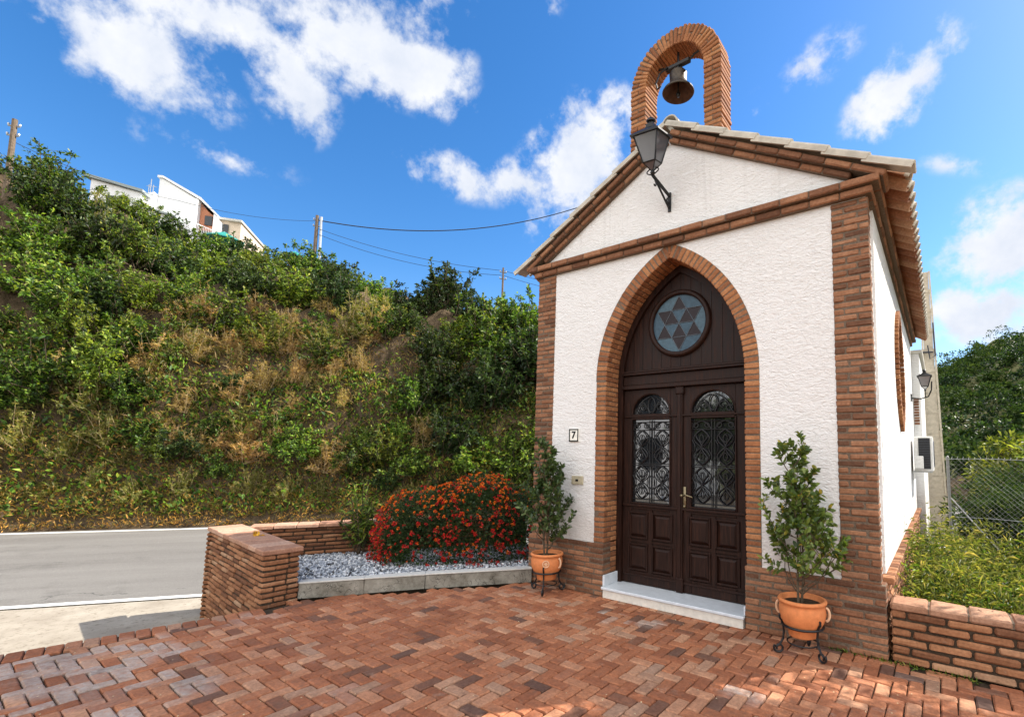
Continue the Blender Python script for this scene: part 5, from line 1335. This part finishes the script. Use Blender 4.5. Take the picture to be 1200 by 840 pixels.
mb = MB(); hprism(mb, [(-19.1, 11), (-16.7, 11), (-16.7, 16.95), (-18.95, 18.0), (-19.1, 18.0)], 31, 5); hprism(mb, [(-19.6, 11), (-19.11, 11), (-19.11, 16.9), (-19.5, 16.75), (-19.6, 16.75)], 30.6, 3); mb.build('wall', M_['house_white'], h2)
mb = MB(); hprism(mb, [(-16.69, 11), (-15.45, 11), (-15.45, 15.9), (-16.2, 16.4), (-16.69, 16.9)], 31.3, 4); mb.build('terracotta_bay', M_['house_red'], h2)
mb = MB(); hprism(mb, [(-19.2, 18.0), (-18.9, 18.02), (-16.6, 16.98), (-15.3, 15.9), (-15.3, 16.02), (-16.55, 17.12), (-18.9, 18.15), (-19.2, 18.13)], 30.9, 5.2); hbox(mb, -16.8, -16.68, 30.7, 31.2, 14.4, 16.9); mb.build('parapet', M_['house_white'], h2)
mb = MB(); hprism(mb, [(-19.5, 11), (-15.3, 11), (-15.3, 14.2), (-17.2, 15.0), (-19.5, 15.5)], 29.6, 1.2); hprism(mb, [(-15.5, 11), (-15.1, 11), (-15.1, 15.6), (-15.5, 16.0)], 30.5, 1.6); mb.build('terrace', M_['house_white'], h2)
mb = MB(); hprism(mb, [(-19.6, 15.5), (-17.1, 15.02), (-17.1, 15.12), (-19.6, 15.62)], 29.4, 1.0); mb.build('terrace_roof', M_['grey_trim'], h2)
for (a, b, c_, d) in ((-16.45, -15.75, 14.55, 15.1), (-16.35, -15.9, 15.5, 16.1)):
    mb = MB(); hbox(mb, a, b, 31.2, 31.32, c_, d); mb.build('window', M_['pane_dark'], h2)
mb = MB()
for i in range(12): mb.tube([sn(hs(-16.6+i*.1), 30.9, 14.9-i*.03), sn(hs(-16.6+i*.1), 30.9, 15.35-i*.03)], .012, 4)
mb.tube([sn(hs(-16.65), 30.9, 15.38), sn(hs(-15.5), 30.9, 15.05)], .025, 4); mb.build('railing', M_['house_white'], h2)
mb = MB()
for (a, b) in ((-19.55, 17.0), (-19.3, 17.0), (-19.45, 17.35)): mb.tube([sn(hs(a), 30.8, 16.7), sn(hs(a), 30.8, b+.4)], .02, 4)
mb.tube([sn(hs(-19.7), 30.8, 17.3), sn(hs(-19.1), 30.8, 17.3)], .015, 4); mb.build('antenna', M_['metal'], h2)
h3 = empty('cream_house', sn(-14.8, 31, 12), 'low cream house with a thin flat roof at the right end of the hilltop houses', 'house')
mb = MB(); hbox(mb, -15.4, -14.0, 31, 35, 11, 15.85); mb.build('wall', M_['house_cream'], h3)
mb = MB(); hbox(mb, -15.5, -13.9, 30.8, 35.2, 15.85, 15.98); mb.build('roof', M_['conc_top'], h3)
mb = MB(); hbox(mb, -15.05, -14.75, 30.93, 31.02, 15.0, 15.6); mb.build('window', M_['pane_dark'], h3)
# teal sunshades on the slope
for (s, n_, z, lab, sc_) in ((-15.3, 28.8, 13.75, 'teal sunshade beside the hilltop houses', 1.0), (-11.5, 28.5, 13.1, 'teal sunshade at the foot of the middle utility pole', .8)):
    um = empty('sunshade', tuple(sn(s, n_, z-2.2)), lab, 'sunshade'); mb = MB(); c = sn(s, n_, z)
    ap = c+Z*.55*sc_; rim = [c+TS*(1.05*sc_*math.cos(a))+TN*(1.05*sc_*math.sin(a)) for a in [2*PI*i/8 for i in range(8)]]
    mb.add([ap]+rim+[p-Z*.06 for p in rim], [(0, 1+i, 1+(i+1) % 8) for i in range(8)]+[(1+i, 9+i, 9+(i+1) % 8, 1+(i+1) % 8) for i in range(8)]); mb.build('canopy', M_['teal'], um)
    mb = MB(); mb.tube([c-Z*2.6, ap], .03, 6); mb.build('pole', M_['metal'], um)

# ------------------------------------------------------------------ utility poles and cables
def pole(name, s, n_, z0, z1, r, lab, arm=False, lean=0):
    a = sn(s, n_, z0); b = sn(s+lean, n_, z1); root = empty(name, tuple(a), lab, 'utility pole', 'utility poles on the hill')
    mb = MB(); mb.tube([a, b], [r*1.15, r*.85], 10); mb.build('shaft', M_['wood_pole'], root)
    mb = MB(); 
    for k in (0, .35): 
        mb.tube([b-Z*(.25+k)-TS*.16, b-Z*(.25+k)+TS*.16], .03, 5)
        for q in (-1, 1): mb.lathe([(0, .1), (.03, .09), (.035, .05), (.02, 0)], b-Z*(.25+k)+TS*.15*q, 8)
    mb.build('insulators', M_['metal'], root); return b
b1 = pole('utility_pole', -17.12, 17.2, 8.0, 12.95, .085, 'wooden utility pole standing among trees at the far left of the hill crest', lean=-.06)
b2 = pole('utility_pole', -9.35, 24, 8.5, 14.05, .095, 'double utility pole on the crest right of the hilltop houses')
mb = MB(); mb.tube([sn(-9.05, 24, 8.5), sn(-9.15, 24, 14.0)], [.08, .06], 8); 
o = mb.build('second_shaft', M_['metal'], None); o.parent = bpy.data.objects['utility_pole.001']; o.matrix_parent_inverse = Matrix.Translation(-Vector(bpy.data.objects['utility_pole.001'].location))
b3 = pole('utility_pole', .2, 20, 6, 11.0, .055, 'thin utility pole on the crest just left of the chapel roof')
def cable(pts, sag_, lab, r=.016):
    mb = MB(); P = []
    for (a, b) in zip(pts[:-1], pts[1:]):
        a, b = Vector(a), Vector(b)
        for i in range(24): t = i/24; P.append(a.lerp(b, t)-Z*(sag_*4*t*(1-t)))
    P.append(Vector(pts[-1])); mb.tube(P, r, 5); tag(mb.build('power_cable', M_['cable']), lab, 'cable', 'overhead cables')
cable([b2-Z*.25, sn(6.0, 24, 17.6)], 1.15, 'thick sagging cable from the double pole to behind the chapel roof', .03)
cable([b2-Z*.7, b3-Z*.15, sn(9, 20, 10.8)], .35, 'upper thin cable running from the double pole to the thin pole', .012)
cable([b2-Z*1.0, b3-Z*.4, sn(9, 20, 10.5)], .45, 'lower thin cable running from the double pole to the thin pole', .012)
cable([b1-Z*.8, sn(-14.5, 22, 12.9), b2-Z*.3], .25, 'thin cable passing in front of the hilltop houses', .010)

# ------------------------------------------------------------------ right side vegetation
# weeds behind the low wall
def weed_patch(n, x0, x1, y0, y1, L, mat, name, lab, htf, asp=.12):
    P = np.stack([nr.uniform(x0, x1, n), nr.uniform(y0, y1, n), np.zeros(n)], 1)
    cl = vnoise(P[:, 0]*2.2+1, P[:, 1]*2.2); hh = htf(P[:, 0], P[:, 1])*(1+.18*cl)
    P[:, 2] = -.3+(hh+.3)*nr.uniform(0, 1, n)**.75
    D = unit(nr.normal(size=P.shape)*.75+np.array([0, 0, .7])); V, F = leaves(P, D, nr.uniform(.5, 1.25, n)*L, asp, .2, .35)
    S = nr.integers(0, n, n//14); A = P[S].copy(); A[:, 2] = -.3; V2, F2 = twigs(A, P[S]+np.array([0, 0, .05]), .003)
    V, F, mi = merge([(V, F, 0), (V2, F2, 0)]); return tag(raw(name, V, F, M_[mat]), lab, 'weeds', kind='stuff')
weed_patch(24000, 2.02, 5.2, .42, 3.2, .095, 'leaf_weed', 'tall_weeds', 'sunlit yellow-green weeds behind the low brick wall', lambda x, y: .52+.07*np.clip(y, 0, 3)+.30*np.clip(vnoise(x*4, y*4), -.6, 1.6)*nr.uniform(.2, 1, len(x)))
weed_patch(15000, 2.0, 5.2, .38, 3.4, .085, 'leaf_green', 'green_weeds', 'darker green weeds mixed in behind the low brick wall', lambda x, y: .45+.05*np.clip(y, 0, 3), .2)
mb = MB(); mb.prism([(1.96, .29, -.62), (7, .29, -.62), (7, 3.6, -.62), (1.96, 3.6, -.62)], (0, 0, .3)); tag(mb.build('verge_soil', M_['earth']), kind='structure')
def bush_tree(name, c, R_, H, n, ll, mat, lab, trunk_h, cat='tree', clump=60, asp=.36, rr=(.22, .38)):
    c = np.array(c, float); root = empty(name, tuple(c), lab, cat)
    cl = unit(nr.normal(size=(clump, 3))); cl[:, 2] = cl[:, 2]*.95; cl *= nr.uniform(.35, .95, (clump, 1)); cc = c+np.array([0, 0, trunk_h+(H-trunk_h)/2]); C_ = cc+cl*np.array([R_, R_, (H-trunk_h)/2])*.85
    cr = nr.uniform(*rr, clump)*R_; k = nr.integers(0, clump, n); d = unit(nr.normal(size=(n, 3))); P = C_[k]+d*(cr[k][:, None]*nr.uniform(.3, 1, (n, 1))**.5)*np.array([1, 1, .75])
    V, F = leaves(P, unit(d+np.array([0, 0, .3])+nr.normal(size=d.shape)*.5), nr.uniform(.6, 1.25, n)*ll, asp, .22, .15); raw('crown', V, F, M_[mat], parent=root)
    mb = MB(); tp = c+np.array([.1, .05, trunk_h+.3*(H-trunk_h)]); mb.tube([tuple(c), tuple((c+tp)/2+np.array([.05, -.04, 0])), tuple(tp)], [.13*R_*.7, .10*R_*.7, .06*R_*.7], 8)
    for i in range(10): mb.tube([tuple(tp-np.array([0, 0, .2])), tuple((tp+C_[i])/2+nr.normal(size=3)*.08), tuple(C_[i])], [.045*R_, .03*R_, .012*R_], 5)
    mb.build('trunk', BK, root); return root
bush_tree('loquat_tree', (5.3, 9.6, -.6), 1.7, 4.0, 8000, .20, 'leaf_bright', 'bright yellow-green leafy tree rising behind the fence at the right edge', .4, asp=.30)
bush_tree('loquat_tree', (3.9, 10.4, -.6), 1.05, 3.2, 4200, .18, 'leaf_bright', 'lower yellow-green tree behind the fence, next to the concrete pole', .3, asp=.3)
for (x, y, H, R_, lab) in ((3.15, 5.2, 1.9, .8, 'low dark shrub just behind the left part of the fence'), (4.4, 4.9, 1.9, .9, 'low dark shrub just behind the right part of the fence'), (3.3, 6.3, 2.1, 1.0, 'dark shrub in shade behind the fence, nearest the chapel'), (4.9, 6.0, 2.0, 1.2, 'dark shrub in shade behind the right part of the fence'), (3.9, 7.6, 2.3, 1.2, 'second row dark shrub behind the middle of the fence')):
    bush_tree('dark_shrub', (x, y, -.6), R_, H, 6500, .12, 'leaf_forest', lab, .05, 'shrub', asp=.3)  # darker leaf material puts the shade behind the fence into the colour
bush_tree('yard_tree', (4.55, 1.75, -.3), 1.15, 6.1, 9000, .13, 'leaf_green', 'nearer leafy yard tree right of the chapel, just outside the picture, shading the patio', 3.2, rr=(.3, .45))
bush_tree('yard_tree', (6.2, 2.85, -.3), 1.0, 6.1, 8000, .13, 'leaf_green', 'farther leafy yard tree right of the chapel, outside the picture, shading the low wall', 3.2, rr=(.3, .45))
# far hill with forest
def farz(x, y): 
    r = np.interp(y, [24, 36, 60, 100], [0, 2.4, 9.6, 18]); return r*np.interp(x, [-30, 0, 2.5, 12, 60], [.85, .9, .98, 1.25, 2.0])-.6
xs = np.arange(-20, 70, 1.5); ys = np.arange(22, 100, 1.5); XX, YY = np.meshgrid(xs, ys, indexing='ij'); P = np.stack([XX, YY, farz(XX, YY)+.5*vnoise(XX*.3, YY*.3)], -1)
a, b = XX.shape; idx = np.arange(a*b).reshape(a, b); tag(raw('far_hill', P.reshape(-1, 3), np.stack([idx[:-1, :-1], idx[1:, :-1], idx[1:, 1:], idx[:-1, 1:]], -1).reshape(-1, 4), M_['ground']), kind='structure')
parts = []
Cs = []
for y in np.arange(24, 84, 2.6):
    for x in np.arange(2.0+(y-23)*-.03, 6+(y)*.26, 2.3): Cs.append((x+nr.uniform(-1.1, 1.1), y+nr.uniform(-1.3, 1.3), nr.uniform(.7, 1.9)))
for (x, y, r) in Cs:
    z = float(farz(x, y)); n_ = 620 if y < 72 else 400; tall = nr.uniform(.7, 1.35); nb = nr.integers(5, 11); sub_ = unit(nr.normal(size=(nb, 3))+np.array([0, 0, .5]))*np.array([1, 1, tall])*r*.75; k = nr.integers(0, nb, n_); d = unit(nr.normal(size=(n_, 3))+np.array([0, 0, .35]))
    P = np.array([x, y, z+r*.6*tall])+sub_[k]+d*(r*nr.uniform(.25, .5, nb)[k][:, None])*nr.uniform(.7, 1, (n_, 1))*np.array([1, 1, .7]); V, F = leaves(P, unit(d+nr.normal(size=d.shape)*.35), nr.uniform(.16, .34, n_), .55, .2); parts.append((V, F, 0 if nr.random() < .7 else 1))
V, F, mi = merge(parts); tag(raw('forest', V, F, [M_['leaf_forest'], M_['leaf_dark']], mi), 'dense dark green forest covering the distant hill on the right', 'forest', kind='stuff')

# weeds and moss in the joint at the foot of the plinth
n = 260; P = np.stack([nr.uniform(1.5, 2.5, n), nr.uniform(-.06, -.02, n), np.zeros(n)], 1); V, F = leaves(P, unit(nr.normal(size=P.shape)+np.array([0, -.5, .9])), nr.uniform(.02, .05, n), .2)
tag(raw('joint_weeds', V, F, M_['leaf_green']), 'tiny weeds growing in the joint at the foot of the brick plinth', 'weeds', kind='stuff')

# ------------------------------------------------------------------ white building across the yard behind the photographer (seen mirrored in the door glass)
oh = empty('opposite_house', (-10, -17, -.6), 'long white house across the yard, seen only as a reflection in the door glass', 'house')
mb = MB(); mb.box(-19, -7.6, -20, -15, -.6, 5.2); mb.build('wall', M_['house_white'], oh)
mb = MB(); mb.box(-19.3, -7.3, -20.3, -14.7, 5.2, 5.45); mb.build('roof', M_['tile'], oh)
for x in (-17, -14, -11.5, -9.6):
    mb = MB(); mb.box(x, x+1.2, -15.02, -14.96, .9, 2.3); mb.box(x, x+1.2, -15.02, -14.96, 3.3, 4.5); mb.build('window', M_['pane_dark'], oh)
bush_tree('garden_tree', (-5.0, -14.5, -.6), 2.5, 5.2, 7000, .26, 'leaf_dark', 'leafy tree beside the white house, seen only as a reflection in the door glass', 1.2)

# shrubs that would otherwise read alike are told apart by their order from the left
ORD = 'first second third fourth fifth sixth seventh eighth ninth tenth eleventh twelfth thirteenth fourteenth fifteenth sixteenth seventeenth eighteenth nineteenth twentieth'.split()
same = {}
for o in bpy.data.objects:
    if o.parent is None and o.get('group') and 'bank' in o['group'] and o.get('label'): same.setdefault(o['label'], []).append(o)
for lab, os_ in same.items():
    if len(os_) > 1:
        os_.sort(key=lambda o: topix(o.location)[0])
        for o, w_ in zip(os_, ORD): o['label'] = lab+', '+w_+' from left'
print('objects', len(bpy.data.objects), 'bank shrubs', count)
